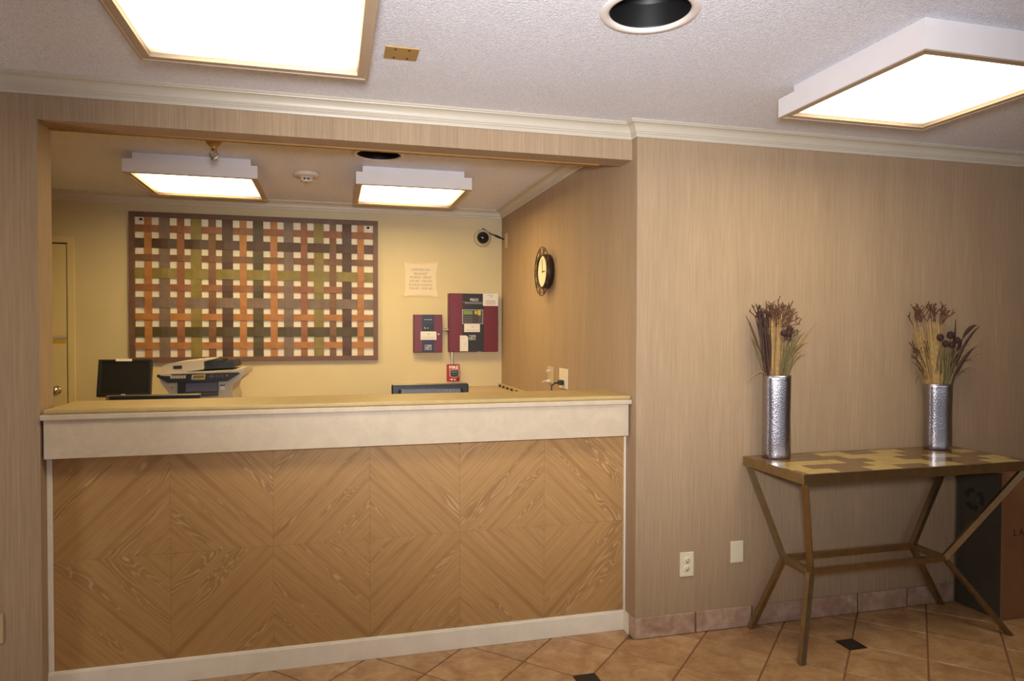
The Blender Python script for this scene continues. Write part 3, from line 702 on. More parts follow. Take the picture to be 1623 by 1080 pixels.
# dome camera with its lead
t = thing('dome_camera', (-0.168, YB, 2.20), 'dark security dome camera high in the corner of the rear wall', 'camera')
obj('base', MB().lathe([(0.0, 0.0), (0.072, 0.0), (0.072, -0.018), (0.062, -0.030), (0.050, -0.034)], (-0.168, YB-0.0005, 2.200), 40, 'y'), plain('beige_dome_base', srgb(190, 174, 146), 0.4), t)
pr = [(0.050*math.cos(math.pi/2*k/10), -0.034-0.046*math.sin(math.pi/2*k/10)) for k in range(11)]
obj('dome', MB().lathe(pr, (-0.168, YB-0.0005, 2.200), 40, 'y'), plain('smoked_dome', (0.012, 0.010, 0.010), 0.08), t)
t = thing('camera_cable', (-0.08, YB-0.02, 2.2), 'black cable running from the dome camera to the corner plate', 'cable')
pts = [(-0.168, YB-0.012, 2.272), (-0.160, YB-0.012, 2.276), (-0.145, YB-0.014, 2.268), (-0.115, YB-0.016, 2.246), (-0.085, YB-0.018, 2.232), (-0.062, YB-0.022, 2.224), (-0.035, YB-0.035, 2.212), (-0.012, YB-0.055, 2.196), (-0.005, YB-0.085, 2.188)]
obj('lead', MB().tube(pts, 0.0055, 10), 'black', t)
obj('connector', MB().tube([(-0.068, YB-0.021, 2.2265), (-0.045, YB-0.030, 2.216), (-0.022, YB-0.046, 2.203)], [0.008, 0.010, 0.008], 10), 'black', t)

# ------------------------------------------------------------------ right side wall of the alcove (x = 0)
def side_plate(y0, y1, z0, z1, label, mat='ivory', cat='cover plate'):
    t = thing('wall_plate', (0, (y0+y1)/2, (z0+z1)/2), label, cat)
    obj('plate', MB().box(-0.006, -0.0002, y0, y1, z0, z1, 0.0015), mat, t)
    for z in (z0+0.022, z1-0.022): obj('screw', MB().lathe([(0.0, -0.0075), (0.0025, -0.007), (0.0035, -0.006)], (0, (y0+y1)/2, z), 8, 'x'), mat, t)
    return t
side_plate(2.430, 2.500, 2.106, 2.226, 'blank tan wall plate where the camera cable ends', 'tanplate')
t = side_plate(1.228, 1.345, 1.100, 1.210, 'ivory cable plate with white connectors, deeper along the clock wall', 'tanplate')
for z in (1.185, 1.118): obj('connector', MB().tube([(-0.005, 1.29, z), (-0.030, 1.285, z-0.002)], 0.008, 10), 'sticker', t)
obj('connector_wire', MB().tube([(-0.030, 1.285, 1.117), (-0.045, 1.283, 1.118), (-0.060, 1.285, 1.110)], 0.0028, 8), 'sticker', t)
t = side_plate(0.955, 1.105, 1.090, 1.212, 'ivory power outlet plate with a black plug, on clock wall', 'ivory', 'outlet')
t = thing('power_plug', (0, 1.03, 1.128), 'black plug with hanging cord in the clock-wall outlet', 'plug')
obj('plug_body', MB().box(-0.036, -0.007, 1.008, 1.050, 1.112, 1.142, 0.004), 'black', t)
obj('cord', MB().tube([(-0.034, 1.03, 1.127), (-0.060, 1.03, 1.124), (-0.080, 1.028, 1.108), (-0.082, 1.026, 1.080), (-0.074, 1.022, 1.050), (-0.060, 1.02, 0.98), (-0.04, 1.02, 0.80)], 0.0042, 10), 'black', t)

# wall clock: drum and face with a pierced scrollwork ring standing off in front
CY, CZ, XR = 1.325, 1.826, -0.052
t = thing('wall_clock', (0, CY, CZ), 'round wall clock with cream face and dark scrollwork ring', 'clock')
obj('drum', MB().lathe([(0.0, -0.0005), (0.104, -0.0005), (0.112, -0.006), (0.112, -0.050), (0.106, -0.056), (0.101, -0.054), (0.100, -0.046)], (0, CY, CZ), 48, 'x'), 'clockmetal', t)
obj('face', MB().lathe([(0.0, -0.0465), (0.1005, -0.0465), (0.1005, -0.040)], (0, CY, CZ), 48, 'x', False), 'clockface', t)
obj('hour_hand', MB().beam((-0.049, CY+0.008, CZ+0.001), (-0.049, CY-0.052, CZ-0.004), 0.0018, 0.006, (0,0,1)), 'dark', t)
obj('minute_hand', MB().beam((-0.050, CY, CZ-0.012), (-0.050, CY+0.002, CZ+0.078), 0.004, 0.0015, (1,0,0)), 'dark', t)
b = MB()
for rr, tr in ((0.157, 0.0030), (0.119, 0.0022)):
    b.tube([(XR, CY+rr*math.cos(2*math.pi*k/56), CZ+rr*math.sin(2*math.pi*k/56)) for k in range(57)], tr, 8, False)
obj('scroll_ring', b, 'clockmetal', t)
b = MB()
for k in range(10):
    a0 = 2*math.pi*k/10
    for s_ in (-1, 1):
        pts = []
        for n in range(15):
            u = n/14; th = u*3.6*math.pi/2; rad = 0.0155*(1-0.62*u)
            cr = 0.1365; px = cr + rad*math.cos(th+math.pi)*1.0 + 0.0; da = s_*(0.125 + 0.0*u) + s_*rad*math.sin(th+math.pi)/cr
            pts.append((XR, CY+px*math.cos(a0+da), CZ+px*math.sin(a0+da)))
        b.tube(pts, 0.0017, 6)
    b.tube([(XR, CY+0.116*math.cos(a0), CZ+0.116*math.sin(a0)), (XR, CY+0.157*math.cos(a0), CZ+0.157*math.sin(a0))], 0.0018, 6)
tag(obj('scrollwork', b, 'clockmetal', t), kind='stuff')
b = MB()
for k in range(4):
    a = 2*math.pi*(k+0.5)/4; b.tube([(-0.045, CY+0.111*math.cos(a), CZ+0.111*math.sin(a)), (XR, CY+0.118*math.cos(a), CZ+0.118*math.sin(a))], 0.003, 6)
obj('ring_bracket', b, 'clockmetal', t)

# low rail with pegs along the side wall, and the worktop in the corner
t = thing('back_worktop', (-0.42, 2.3, 0), 'low back worktop under the fire panels in the far corner', 'worktop')
obj('top', MB().box(-0.86, -0.046, 2.02, YB-0.001, 0.945, 0.980, 0.003), 'desk', t)
obj('cabinet', MB().box(-0.84, -0.050, 2.05, YB-0.002, 0.0, 0.945), 'desk', t)
t = thing('peg_rail', (-0.015, 2.2, 0.95), 'low tan rail with five dark pegs along the clock wall', 'rail')
obj('rail', MB().box(-0.028, -0.0005, 1.60, YB-0.001, 0.93, 1.000, 0.003), 'tanplate', t)
for y in (2.545, 2.425, 2.30, 2.165, 2.02): obj('peg', MB().beam((-0.034, y, 0.993), (-0.034, y, 0.962), 0.012, 0.022), 'dark', t)
obj('pegs_cord', MB().tube([(-0.036, 2.56, 0.962), (-0.036, 2.3, 0.959), (-0.036, 2.0, 0.957)], 0.003, 6), 'dark', t)

# ------------------------------------------------------------------ desks behind the counter and what stands on them
t = thing('clerk_desk', (-1.3, 0.72, 0), 'plain laminate desk hidden behind the reception counter', 'desk')
obj('desktop', MB().box(-2.44, -0.01, 0.40, 1.06, 0.730, 0.760, 0.003), 'desk', t)
for x in (-2.40, -1.25, -0.10): obj('end_panel', MB().box(x-0.012, x+0.012, 0.42, 1.02, 0.0, 0.730), 'desk', t)
t = thing('side_desk', (-2.4, 2.0, 0), 'plain laminate desk under the printer and small monitor', 'desk')
obj('desktop', MB().box(-3.02, -1.40, 1.70, 2.55, 0.730, 0.760, 0.003), 'desk', t)
for x in (-2.98, -1.44): obj('end_panel', MB().box(x-0.012, x+0.012, 1.74, 2.50, 0.0, 0.730), 'desk', t)

def lcd_rear(x0, x1, y, zt, label, vents):
    """a monitor seen from behind: shell, vents, stand"""
    xc = (x0+x1)/2; t = thing('computer_monitor', (xc, y+0.06, 0.76), label, 'monitor')
    obj('shell', MB().box(x0, x1, y, y+0.034, zt-0.290, zt, 0.007), 'black', t)
    obj('bezel_edge', MB().box(x0+0.002, x1-0.002, y+0.034, y+0.046, zt-0.288, zt+0.001, 0.003), plain('bronze_bezel', srgb(96, 74, 44), 0.35), t)
    obj('rear_bulge', MB().box(x0+0.035, x1-0.035, y-0.018, y+0.004, zt-0.25, zt-0.022, 0.010), 'black', t)
    if vents:
        b = MB(); n = 38
        for k in range(n):
            x = x0+0.055+(x1-x0-0.11)*k/(n-1); b.box(x-0.0022, x+0.0022, y-0.0215, y-0.0165, zt-0.066, zt-0.026)
        tag(obj('vent_rib', b, 'vent', t), kind='stuff')
    obj('neck', MB().box(xc-0.04, xc+0.04, y-0.004, y+0.02, 0.775, zt-0.2, 0.004), 'black', t)
    obj('foot', MB().box(xc-0.12, xc+0.12, y-0.06, y+0.13, 0.7605, 0.778, 0.005), 'black', t)
lcd_rear(-1.058, -0.636, 0.800, 1.1495, 'black computer monitor seen from behind with ribbed vents, behind the counter', True)
lcd_rear(-2.4266, -2.0134, 0.800, 1.1205, 'black wide monitor back just showing over the counter below the printer', False)

# small tilted monitor facing the lobby
t = thing('computer_monitor', (-2.68, 2.14, 0.76), 'small black monitor facing the lobby with a white tag on top', 'monitor')
tilt = math.radians(-13); base_p = Vector((-2.678, 2.00, 1.012))
def tl(mb_):
    R_ = Matrix.Rotation(tilt, 3, 'X'); mb_.v = [tuple(R_ @ Vector(v) + base_p) for v in mb_.v]; return mb_
obj('shell', tl(MB().box(-0.157, 0.157, 0.006, 0.045, 0.0, 0.243, 0.004)), 'black', t)
b = MB(); 
for q in ((-0.157, 0.157, 0.0, 0.020), (-0.157, 0.157, 0.227, 0.243), (-0.157, -0.138, 0.020, 0.227), (0.138, 0.157, 0.020, 0.227)): b.box(q[0], q[1], -0.002, 0.010, q[2], q[3], 0.002)
obj('bezel', tl(b), 'black', t)
obj('screen', tl(MB().box(-0.139, 0.139, 0.003, 0.008, 0.019, 0.228)), 'screen', t)
obj('emblem', tl(MB().box(-0.013, 0.013, -0.0035, -0.001, 0.007, 0.013)), 'silver', t)
obj('tag', tl(MB().box(-0.055, 0.040, -0.004, -0.0015, 0.230, 0.246)), 'sticker', t)
obj('neck', MB().box(-2.70, -2.64, 2.05, 2.08, 0.775, 1.10, 0.004), 'black', t)
obj('foot', MB().box(-2.79, -2.56, 1.96, 2.18, 0.7605, 0.778, 0.005), 'black', t)
tag(obj('stand_leg', MB().box(-2.766, -2.734, 1.95, 1.99, 0.7605, 1.020, 0.003), plain('brown_stand', srgb(118, 92, 66), 0.5), t), 'narrow brown stand leg')

# multifunction printer; outline drawn in design units of the front elevation
t = thing('office_printer', (-2.18, 2.0, 0.76), 'beige multifunction office printer with document feeder on the side desk', 'printer')
def U(x, y): return (-2.8200+0.000585*x, 1.2935-0.00061*y)
def pl(*p): return [U(*q) for q in p]
Y1, Y2 = 1.80, 2.24
obj('body', MB().prism(pl((690,250),(1540,205),(1505,270),(1420,335),(1400,400),(1425,470),(1425,560),(1425,870),(790,870),(790,440),(770,412),(690,300)), Y1+0.012, Y2), 'printer', t)
obj('scanner_deck', MB().prism(pl((668,216),(940,212),(1240,205),(1500,200),(1546,184),(1548,236),(1490,262),(690,262)), Y1+0.02, Y2+0.02), 'printer', t)
obj('scanner_lid', MB().prism(pl((944,196),(1225,190),(1490,176),(1540,160),(1546,186),(1500,202),(1240,208),(936,214)), Y1+0.015, Y2), 'printer', t)
pn = obj('control_panel', MB().prism(pl((664,218),(800,214),(1480,206),(1496,216),(1372,292),(1270,298),(770,302),(664,240)), Y1-0.012, Y1+0.03), 'charcoal', t)
obj('panel_highlight', MB().prism(pl((690,213),(808,213),(800,234),(700,226)), Y1-0.014, Y1-0.010), 'printer', pn)
b = MB()
for k in range(6):
    b.prism(pl((800+k*26,226),(820+k*26,226),(816+k*26,258),(796+k*26,258)), Y1-0.016, Y1-0.011)
tag(obj('key', b, 'printer', pn), kind='stuff')
sc = obj('display_frame', MB().prism(pl((1012,222),(1148,218),(1140,274),(1004,276)), Y1-0.017, Y1-0.011), plain('ochre_display_frame', srgb(186, 160, 92), 0.5), pn)
obj('display', MB().prism(pl((1026,230),(1136,227),(1134,254),(1024,256)), Y1-0.019, Y1-0.016), plain('olive_display', srgb(110, 96, 40), 0.4), sc)
obj('status_lamp', MB().prism(pl((1008,258),(1042,258),(1040,274),(1006,274)), Y1-0.0195, Y1-0.016), plain('blue_button', srgb(110, 130, 210), 0.4), sc)
b = MB()
for dx, dy in ((0,0),(22,-14),(22,14),(44,0),(22,0)): b.prism(pl((1180+dx,236+dy),(1196+dx,235+dy),(1194+dx,246+dy),(1178+dx,247+dy)), Y1-0.015, Y1-0.011)
for k in range(3):
    for r in range(2): b.prism(pl((1252+k*30,226+r*18),(1268+k*30,225+r*18),(1266+k*30,235+r*18),(1250+k*30,236+r*18)), Y1-0.015, Y1-0.011)
tag(obj('button', b, 'grey_key', pn), kind='stuff')
obj('button', MB().prism(pl((1354,224),(1378,222),(1372,244),(1350,246)), Y1-0.015, Y1-0.011), plain('dull_red_button', srgb(140, 60, 50), 0.5), pn)
obj('output_slot', MB().prism(pl((862,304),(1272,298),(1272,404),(862,410)), Y1+0.002, Y1+0.014), 'charcoal', t)
obj('output_tray', MB().prism(pl((948,312),(1266,304),(1262,398),(944,402)), Y1-0.002, Y1+0.006), 'slot', t)
obj('paper_cassette', MB().prism(pl((860,412),(1272,404),(1270,448),(1100,456),(1094,470),(860,480)), Y1, Y1+0.014), plain('dark_olive_plastic', srgb(70, 62, 48), 0.5), t)
obj('feeder_cover', MB().prism(pl((680,212),(684,178),(692,150),(712,128),(740,114),(840,96),(960,82),(1100,70),(1175,64),(1180,72),(1112,92),(1112,174),(940,192),(936,212)), Y1+0.05, Y2-0.03), 'printer', t)
obj('badge', MB().prism(pl((806,132),(892,128),(892,162),(806,164)), Y1+0.047, Y1+0.051), 'charcoal', t)
obj('feeder_throat', MB().prism(pl((1112,92),(1180,74),(1280,80),(1280,130),(1112,174)), Y1+0.09, Y2-0.05), 'charcoal', t)
obj('feeder_tray', MB().prism(pl((1066,172),(1180,140),(1300,96),(1414,84),(1436,150),(1400,160),(1240,166),(1080,176)), Y1+0.06, Y2-0.06), 'black', t)
obj('badge', MB().prism(pl((796,352),(820,352),(808,362)), Y1+0.009, Y1+0.013), 'dark', t)
obj('sticker', MB().prism(pl((1286,350),(1338,348),(1336,384),(1286,386)), Y1+0.009, Y1+0.0125), 'sticker', t)
obj('sticker', MB().prism(pl((1284,334),(1340,332),(1340,346),(1284,348)), Y1+0.009, Y1+0.0125), 'slot', t)

# ------------------------------------------------------------------ plates on the lobby walls
def lobby_plate(x0, x1, z0, z1, y, label, duplex, mat='ivory', cat='outlet'):
    t = thing('outlet' if duplex else 'wall_plate', ((x0+x1)/2, y, (z0+z1)/2), label, cat)
    obj('plate', MB().box(x0, x1, y-0.006, y-0.0002, z0, z1, 0.002), mat, t)
    xc, zc = (x0+x1)/2, (z0+z1)/2
    if duplex:
        for s_ in (-1, 1):
            rc = obj('receptacle', MB().lathe([(0.0, -0.0015), (0.0155, -0.0015), (0.0165, 0.0)], (xc, y-0.006, zc+s_*0.0195), 24, 'y'), mat, t)
            b = MB(); z = zc+s_*0.0195
            b.box(xc-0.0075, xc-0.0055, y-0.0080, y-0.0070, z-0.002, z+0.008); b.box(xc+0.0055, xc+0.0075, y-0.0080, y-0.0070, z-0.001, z+0.007)
            b.lathe([(0.0, -0.0005), (0.003, -0.0005), (0.003, 0.0)], (xc, y-0.0075, z-0.008), 10, 'y')
            obj('slot', b, 'dark', rc)
        obj('screw', MB().lathe([(0.0, -0.001), (0.003, -0.0005), (0.0035, 0.0)], (xc, y-0.006, zc), 10, 'y'), mat, t)
    else:
        for z in (z0+0.018, z1-0.018): obj('screw', MB().lathe([(0.0, -0.001), (0.003, -0.0005), (0.0035, 0.0)], (xc, y-0.006, z), 10, 'y'), mat, t)
lobby_plate(0.228, 0.300, 0.274, 0.390, 0.0, 'ivory duplex power outlet low on the wall beside the counter', True)
lobby_plate(0.4995, 0.5680, 0.3180, 0.4230, 0.0, 'blank ivory wall plate low on the wall left of console table', False, cat='cover plate')
lobby_plate(-2.652, -2.582, 0.254, 0.368, YH, 'tan wall plate at the left picture edge, left of the counter', False, 'tanplate', 'cover plate')

# ------------------------------------------------------------------ console table
TX0, TX1, TY0, TY1, TZ = 0.553, 1.797, -0.464, -0.020, 0.84
t = thing('console_table', ((TX0+TX1)/2, -0.23, 0), 'antique bronze console table with splayed legs and tiled gold-and-brown top', 'table')
b = MB(); e = 0.012; zb = TZ-0.044
b.box(TX0, TX1, TY0, TY0+e, zb, TZ, 0.0015); b.box(TX0, TX1, TY1-e, TY1, zb, TZ, 0.0015); b.box(TX0, TX0+e, TY0+e, TY1-e, zb, TZ, 0.0015); b.box(TX1-e, TX1, TY0+e, TY1-e, zb, TZ, 0.0015)
obj('top_frame', b, 'bronze', t)
top = obj('table_top', MB().box(TX0+e, TX1-e, TY0+e, TY1-e, zb+0.012, TZ-0.006), 'dark', t)
gold = {0: (1.025, 1.342), 1: (1.108, 1.277, 1.765), 2: (0.850, 1.181, 1.520, 0.625), 3: (0.622, 1.084, 1.258, 1.726), 4: (0.665, 1.000, 1.342, 1.659)}
ph = (TY1-TY0-2*e)/5; pw = 0.1655
for r in range(5):
    y1 = TY1-e-r*ph; y0 = y1-ph; c = 1.342-0.0845*r
    while c-pw/2 > TX0+e: c -= pw
    while c-pw/2 < TX1-e:
        a0, a1 = max(c-pw/2, TX0+e), min(c+pw/2, TX1-e)
        if a1-a0 > 0.012:
            g = any(abs(c-q) < 0.06 for q in gold[r])
            obj('tile', MB().box(a0+0.0006, a1-0.0006, y0+0.0006, y1-0.0006, TZ-0.007, TZ-0.0008, 0.0006), 'gold_tile' if g else 'brown_tile', top)
        c += pw
ZR = 0.350; RX0, RX1, RY0, RY1 = 0.737, 1.490, -0.278, -0.086; lw = 0.026
rg = MB()
rg.box(RX0, RX1, RY0-lw/2, RY0+lw/2, ZR-lw/2, ZR+lw/2, 0.001); rg.box(RX0, RX1, RY1-lw/2, RY1+lw/2, ZR-lw/2, ZR+lw/2, 0.001)
obj('stretcher', MB().box(RX0-0.012, RX1+0.012, RY0-lw/2, RY0+lw/2, ZR-lw/2, ZR+lw/2, 0.001), 'bronze', t)
obj('stretcher', MB().box(RX0-0.012, RX1+0.012, RY1-lw/2, RY1+lw/2, ZR-lw/2, ZR+lw/2, 0.001), 'bronze', t)
obj('stretcher', MB().box(RX0-lw/2, RX0+lw/2, RY0+lw/2, RY1-lw/2, ZR-lw/2, ZR+lw/2, 0.001), 'bronze', t)
obj('stretcher', MB().box(RX1-lw/2, RX1+lw/2, RY0+lw/2, RY1-lw/2, ZR-lw/2, ZR+lw/2, 0.001), 'bronze', t)
for (tx, ty), (rx, ry), (fx, fy) in (((TX0+0.020, TY0+0.018), (RX0, RY0), (0.594, -0.406)), ((TX0+0.020, TY1-0.018), (RX0, RY1), (0.596, -0.032)),
                                      ((TX1-0.022, TY0+0.018), (RX1, RY0), (1.746, -0.405)), ((TX1-0.022, TY1-0.018), (RX1, RY1), (1.745, -0.024))):
    l = obj('leg', MB().beam((tx, ty, zb+0.004), (rx, ry, ZR), lw), 'bronze', t)
    b = MB(); d_ = Vector((fx-rx, fy-ry, -ZR)); n = lw/2
    a_ = Vector((rx, ry, ZR)); 
    # lower half cut level with the floor
    vs = [(a_.x+sx*n, a_.y+sy*n, ZR) for sx, sy in ((-1,-1),(1,-1),(1,1),(-1,1))]+[(fx+sx*n, fy+sy*n, 0.001) for sx, sy in ((-1,-1),(1,-1),(1,1),(-1,1))]
    b.add(vs, [(0,1,2,3),(7,6,5,4),(0,4,5,1),(1,5,6,2),(2,6,7,3),(3,7,4,0)])
    obj('leg_foot', b, 'bronze', l)

# ------------------------------------------------------------------ vases and dried arrangements
def vase(c, r, h, label):
    """tall vase of flattened oval section, its broad side towards the room"""
    t = thing('vase', (c[0], c[1], TZ), label, 'vase')
    pr = [(0.0, 0.0005), (0.97, 0.0005), (1.0, 0.005)]
    for k in range(1, 24):
        u = k/24; pr.append((1+0.014*math.sin(u*8.0+0.7), 0.005+(h-0.005)*u))
    pr += [(1.03, h), (0.99, h+0.001), (0.94, h-0.004), (0.92, h*0.5), (0.90, 0.02), (0.0, 0.02)]
    n = 72; ax = Vector((0.86, -0.51, 0)); ay = Vector((0.51, 0.86, 0)); vs = []; fs = []
    for q, z in pr:
        for k in range(n):
            th = 2*math.pi*k/n; cx, sx = math.cos(th), math.sin(th)
            v = Vector((c[0], c[1], TZ+z)) + ax*(r*q*math.copysign(abs(cx)**0.78, cx)) + ay*(r*0.80*q*math.copysign(abs(sx)**0.78, sx)); vs.append(v)
    for i in range(len(pr)-1):
        for k in range(n): fs.append((i*n+k, i*n+(k+1) % n, (i+1)*n+(k+1) % n, (i+1)*n+k))
    obj('vase_body', MB().add(vs, fs, True), 'silvervase', t)
    return TZ+h
def arc(p, d, l, droop, n=8, curl=0.0):
    """points of a stalk that leaves p along d, length l, bending down by droop"""
    p = Vector(p); d = Vector(d).normalized(); out = [p.copy()]
    for k in range(n):
        d = (d+Vector((curl/n, 0, -droop/n))).normalized(); p = p+d*(l/n); out.append(p.copy())
    return out
Sx = Vector((0.9673, -0.2536, 0))           # sideways as seen on entering the lobby
def P(c, zt, a, b_, dep=0.0): return Vector((c[0], c[1], zt))+Sx*a*0.80+Vector((0.25, 0.967, 0))*dep*0.85+Vector((0, 0, b_*(0.88 if b_ > 0 else 1)))
def fan(t, c, zt, a0, a1, dep, t0, t1, h0, h1, n, mat, r=0.0016, name='straw_bundle'):
    """sheaf of straight stalks from mouth positions a0..a1 to tops t0..t1"""
    b = MB()
    for k in range(n):
        u = (k+random.random()*0.8)/n; dd = random.uniform(-dep, dep)
        s0 = P(c, zt, a0+(a1-a0)*u, -0.06, dd); e0 = P(c, zt, t0+(t1-t0)*u, random.uniform(h0, h1), dd*1.3+random.uniform(-.008, .008))
        mid = (s0+e0)/2+Sx*random.uniform(-.003, .003); b.tube([s0, mid, e0], [r, r*1.1, r*0.8], 4)
    return tag(obj(name, b, mat, t), kind='stuff')
def twigs(t, c, zt, tips, mat='twig'):
    """forked brown seed stalks rising out of the sheaf"""
    b = MB()
    for (a, h), (a2, h2) in tips:
        p0 = P(c, zt, a, h, random.uniform(-.02, .02)); p1 = P(c, zt, a2, h2, random.uniform(-.03, .03))
        m_ = (p0+p1)/2+Sx*random.uniform(-.01, .01); b.tube([p0, m_, p1], [0.0016, 0.0020, 0.0024], 5)
        for _ in range(3):
            q = m_+(p1-m_)*random.uniform(0.1, 0.9); e_ = q+Vector((random.uniform(-.022, .022), random.uniform(-.012, .012), random.uniform(.006, .028)))
            b.tube([q, (q+e_)/2+Vector((0, 0, .003)), e_], [0.0012, 0.0017, 0.0022], 5)
    return tag(obj('twig_tips', b, mat, t), kind='stuff')
def leaf(t, c, zt, pts, wd, mat, name='leaf'):
    pp = [P(c, zt, *q) for q in pts]; n = 9; out = []; ws = []
    for k in range(n+1):                                   # quadratic curve through three control points
        u = k/n; out.append(pp[0]*(1-u)**2+pp[1]*2*u*(1-u)+pp[2]*u*u); ws.append(max(0.0012, wd*(math.sin(math.pi*min(1, 0.12+0.88*u)))**0.8))
    side = (pp[2]-pp[0]).cross(Vector((0.25, 0.967, 0.0))+Vector((random.uniform(-.5, .5), random.uniform(-.3, .3), random.uniform(-.3, .3))))
    return obj(name, MB().blade(out, ws, side if side.length > 1e-5 else Sx), mat, t)
def head(t, c, zt, a, h, r, dep, mat='thistle'):
    p = P(c, zt, a, h, dep); b = MB(); b.ellipsoid(p, r, r, r*1.1, 12, 9)
    for _ in range(46):
        v = Vector((random.gauss(0, 1), random.gauss(0, 1), random.gauss(0.3, 1))).normalized(); b.tube([p+v*r*0.8, p+v*r*1.28], [0.0016, 0.0004], 4)
    o = obj('thistle_head', b, mat, t)
    obj('stalk', MB().tube([P(c, zt, a*0.4, -0.06, dep*0.5), P(c, zt, a*0.8, h*0.5, dep), p], 0.002, 5), 'olive', o)
    return o

v1, v2 = (0.684, -0.096), (1.640, -0.090)
z1 = vase(v1, 0.0625, 0.3935, 'taller hammered silver vase on the near left end of the console')
z2 = vase(v2, 0.0630, 0.335, 'hammered silver vase standing on the far right part of the console')
random.seed(21)
t = thing('dried_arrangement', (v1[0], v1[1], z1), 'dried straw, burgundy leaves and thistles in left, taller vase', 'dried flowers')
fan(t, v1, z1, -0.045, 0.000, 0.022, -0.055, 0.030, 0.24, 0.335, 46, 'straw', name='straw_bundle')
fan(t, v1, z1, -0.045, 0.010, 0.022, -0.060, 0.050, 0.22, 0.325, 26, 'tan_grass', name='straw_bundle')
fan(t, v1, z1, 0.000, 0.055, 0.025, 0.000, 0.085, 0.12, 0.27, 34, 'olive', name='green_stalks')
fan(t, v1, z1, -0.055, -0.030, 0.020, -0.110, -0.050, 0.16, 0.33, 8, 'twig', name='dark_stalks')
twigs(t, v1, z1, [((random.uniform(-.06, .04), .26), (random.uniform(-.11, .11), random.uniform(.31, .415))) for _ in range(38)] + [((.03, .27), (.13, .31)), ((.03, .26), (.125, .28)), ((.05, .2), (.13, .225)), ((-.05, .25), (-.165, .35)), ((-.05, .24), (-.14, .38))])
twigs(t, v1, z1, [((random.uniform(0, .05), .18), (random.uniform(.06, .15), random.uniform(.20, .30))) for _ in range(7)])
twigs(t, v1, z1, [((-.06, .22), (random.uniform(-.13, -.05), random.uniform(.33, .40))) for _ in range(9)], 'burgundy')
for pts, wd, mt in (([(-.05, -.05), (-.075, .18, -.01), (-.125, .37, -.02)], .015, 'burgundy'), ([(-.045, -.05), (-.055, .2, .01), (-.070, .405, .0)], .018, 'burgundy'),
                    ([(-.05, -.05), (-.10, .14, -.02), (-.115, .30, -.02)], .020, 'burgundy'), ([(-.05, -.05), (-.09, .10, .0), (-.165, .205, -.03)], .019, 'olive'),
                    ([(-.04, -.05), (-.055, .15, -.03), (-.055, .28, -.03)], .018, 'burgundy'), ([(-.055, -.05), (-.085, .09, -.02), (-.095, .2, -.03)], .020, 'burgundy'),
                    ([(-.05, -.05), (-.12, .22, .01), (-.185, .325, .01)], .010, 'twig')):
    leaf(t, v1, z1, pts, wd, mt)
for pts, wd, mt in (([(.03, -.05), (.09, .20, -.02), (.195, .175, -.02)], .008, 'olive'), ([(.03, -.05), (.11, .17, .0), (.235, .285, .0)], .006, 'tan_grass'), ([(.04, -.05), (.09, .15, .01), (.21, .25, .02)], .006, 'tan_grass'),
                    ([(.035, -.05), (.07, .18, -.02), (.15, .235, -.03)], .007, 'olive'), ([(-.05, -.05), (-.07, .085, -.02), (-.20, -.03, -.04)], .005, 'tan_grass'), ([(.05, -.05), (.10, .16, -.01), (.13, .12, -.02)], .006, 'olive'),
                    ([(.045, -.05), (.06, .14, -.03), (.09, .23, -.03)], .010, 'olive'), ([(.02, -.05), (.03, .12, -.035), (.05, .21, -.04)], .012, 'olive'), ([(.055, -.05), (.075, .1, -.02), (.105, .16, -.02)], .010, 'olive')):
    leaf(t, v1, z1, pts, wd, mt, 'grass_blade')
for _ in range(16):
    a_ = random.uniform(.02, .06); e_ = random.uniform(.06, .17); h_ = random.uniform(.10, .26)
    leaf(t, v1, z1, [(a_, -.05), (a_+.3*(e_-a_), h_*1.0, random.uniform(-.03, .02)), (e_, h_, random.uniform(-.04, .03))], random.uniform(.005, .010), random.choice(('olive', 'olive', 'tan_grass', 'twig')), 'grass_blade')
for _ in range(7):
    e_ = random.uniform(-.15, -.07); h_ = random.uniform(.20, .37)
    leaf(t, v1, z1, [(-.05, -.05), (-.055+.3*(e_+.055), h_*.6, random.uniform(-.03, .02)), (e_, h_, random.uniform(-.04, .03))], random.uniform(.008, .016), random.choice(('burgundy', 'burgundy', 'twig')))
for a, h, r, dp in ((.018, .230, .0135, -.045), (.046, .228, .014, -.05), (.062, .252, .0135, -.03), (.054, .200, .011, -.04)): head(t, v1, z1, a, h, r, dp)

random.seed(33)
t = thing('dried_arrangement', (v2[0], v2[1], z2), 'dried straw, green blades and dark pods in right vase', 'dried flowers')
fan(t, v2, z2, -0.050, -0.005, 0.025, -0.160, -0.020, 0.26, 0.385, 50, 'straw', name='straw_bundle')
fan(t, v2, z2, -0.030, 0.020, 0.025, -0.075, 0.020, 0.26, 0.385, 34, 'straw', name='straw_bundle')
fan(t, v2, z2, -0.050, 0.010, 0.025, -0.165, 0.030, 0.25, 0.375, 36, 'tan_grass', name='straw_bundle')
fan(t, v2, z2, -0.052, -0.036, 0.020, -0.155, -0.070, 0.13, 0.20, 16, 'straw', name='straw_bundle')
fan(t, v2, z2, -0.010, 0.060, 0.028, -0.010, 0.110, 0.12, 0.25, 40, 'olive', name='green_stalks')
twigs(t, v2, z2, [((random.uniform(-.14, -.08), .36), (random.uniform(-.175, -.07), random.uniform(.40, .475))) for _ in range(14)] + [((-.03, .36), (random.uniform(-.06, -.01), random.uniform(.42, .485))) for _ in range(8)] +
      [((.01, .35), (random.uniform(.01, .05), random.uniform(.40, .475))) for _ in range(8)] + [((.0, .33), (.08, .43)), ((-.15, .34), (-.195, .40)), ((.02, .34), (.085, .42))])
twigs(t, v2, z2, [((-.07, .14), (random.uniform(-.195, -.07), random.uniform(.15, .25))) for _ in range(12)])
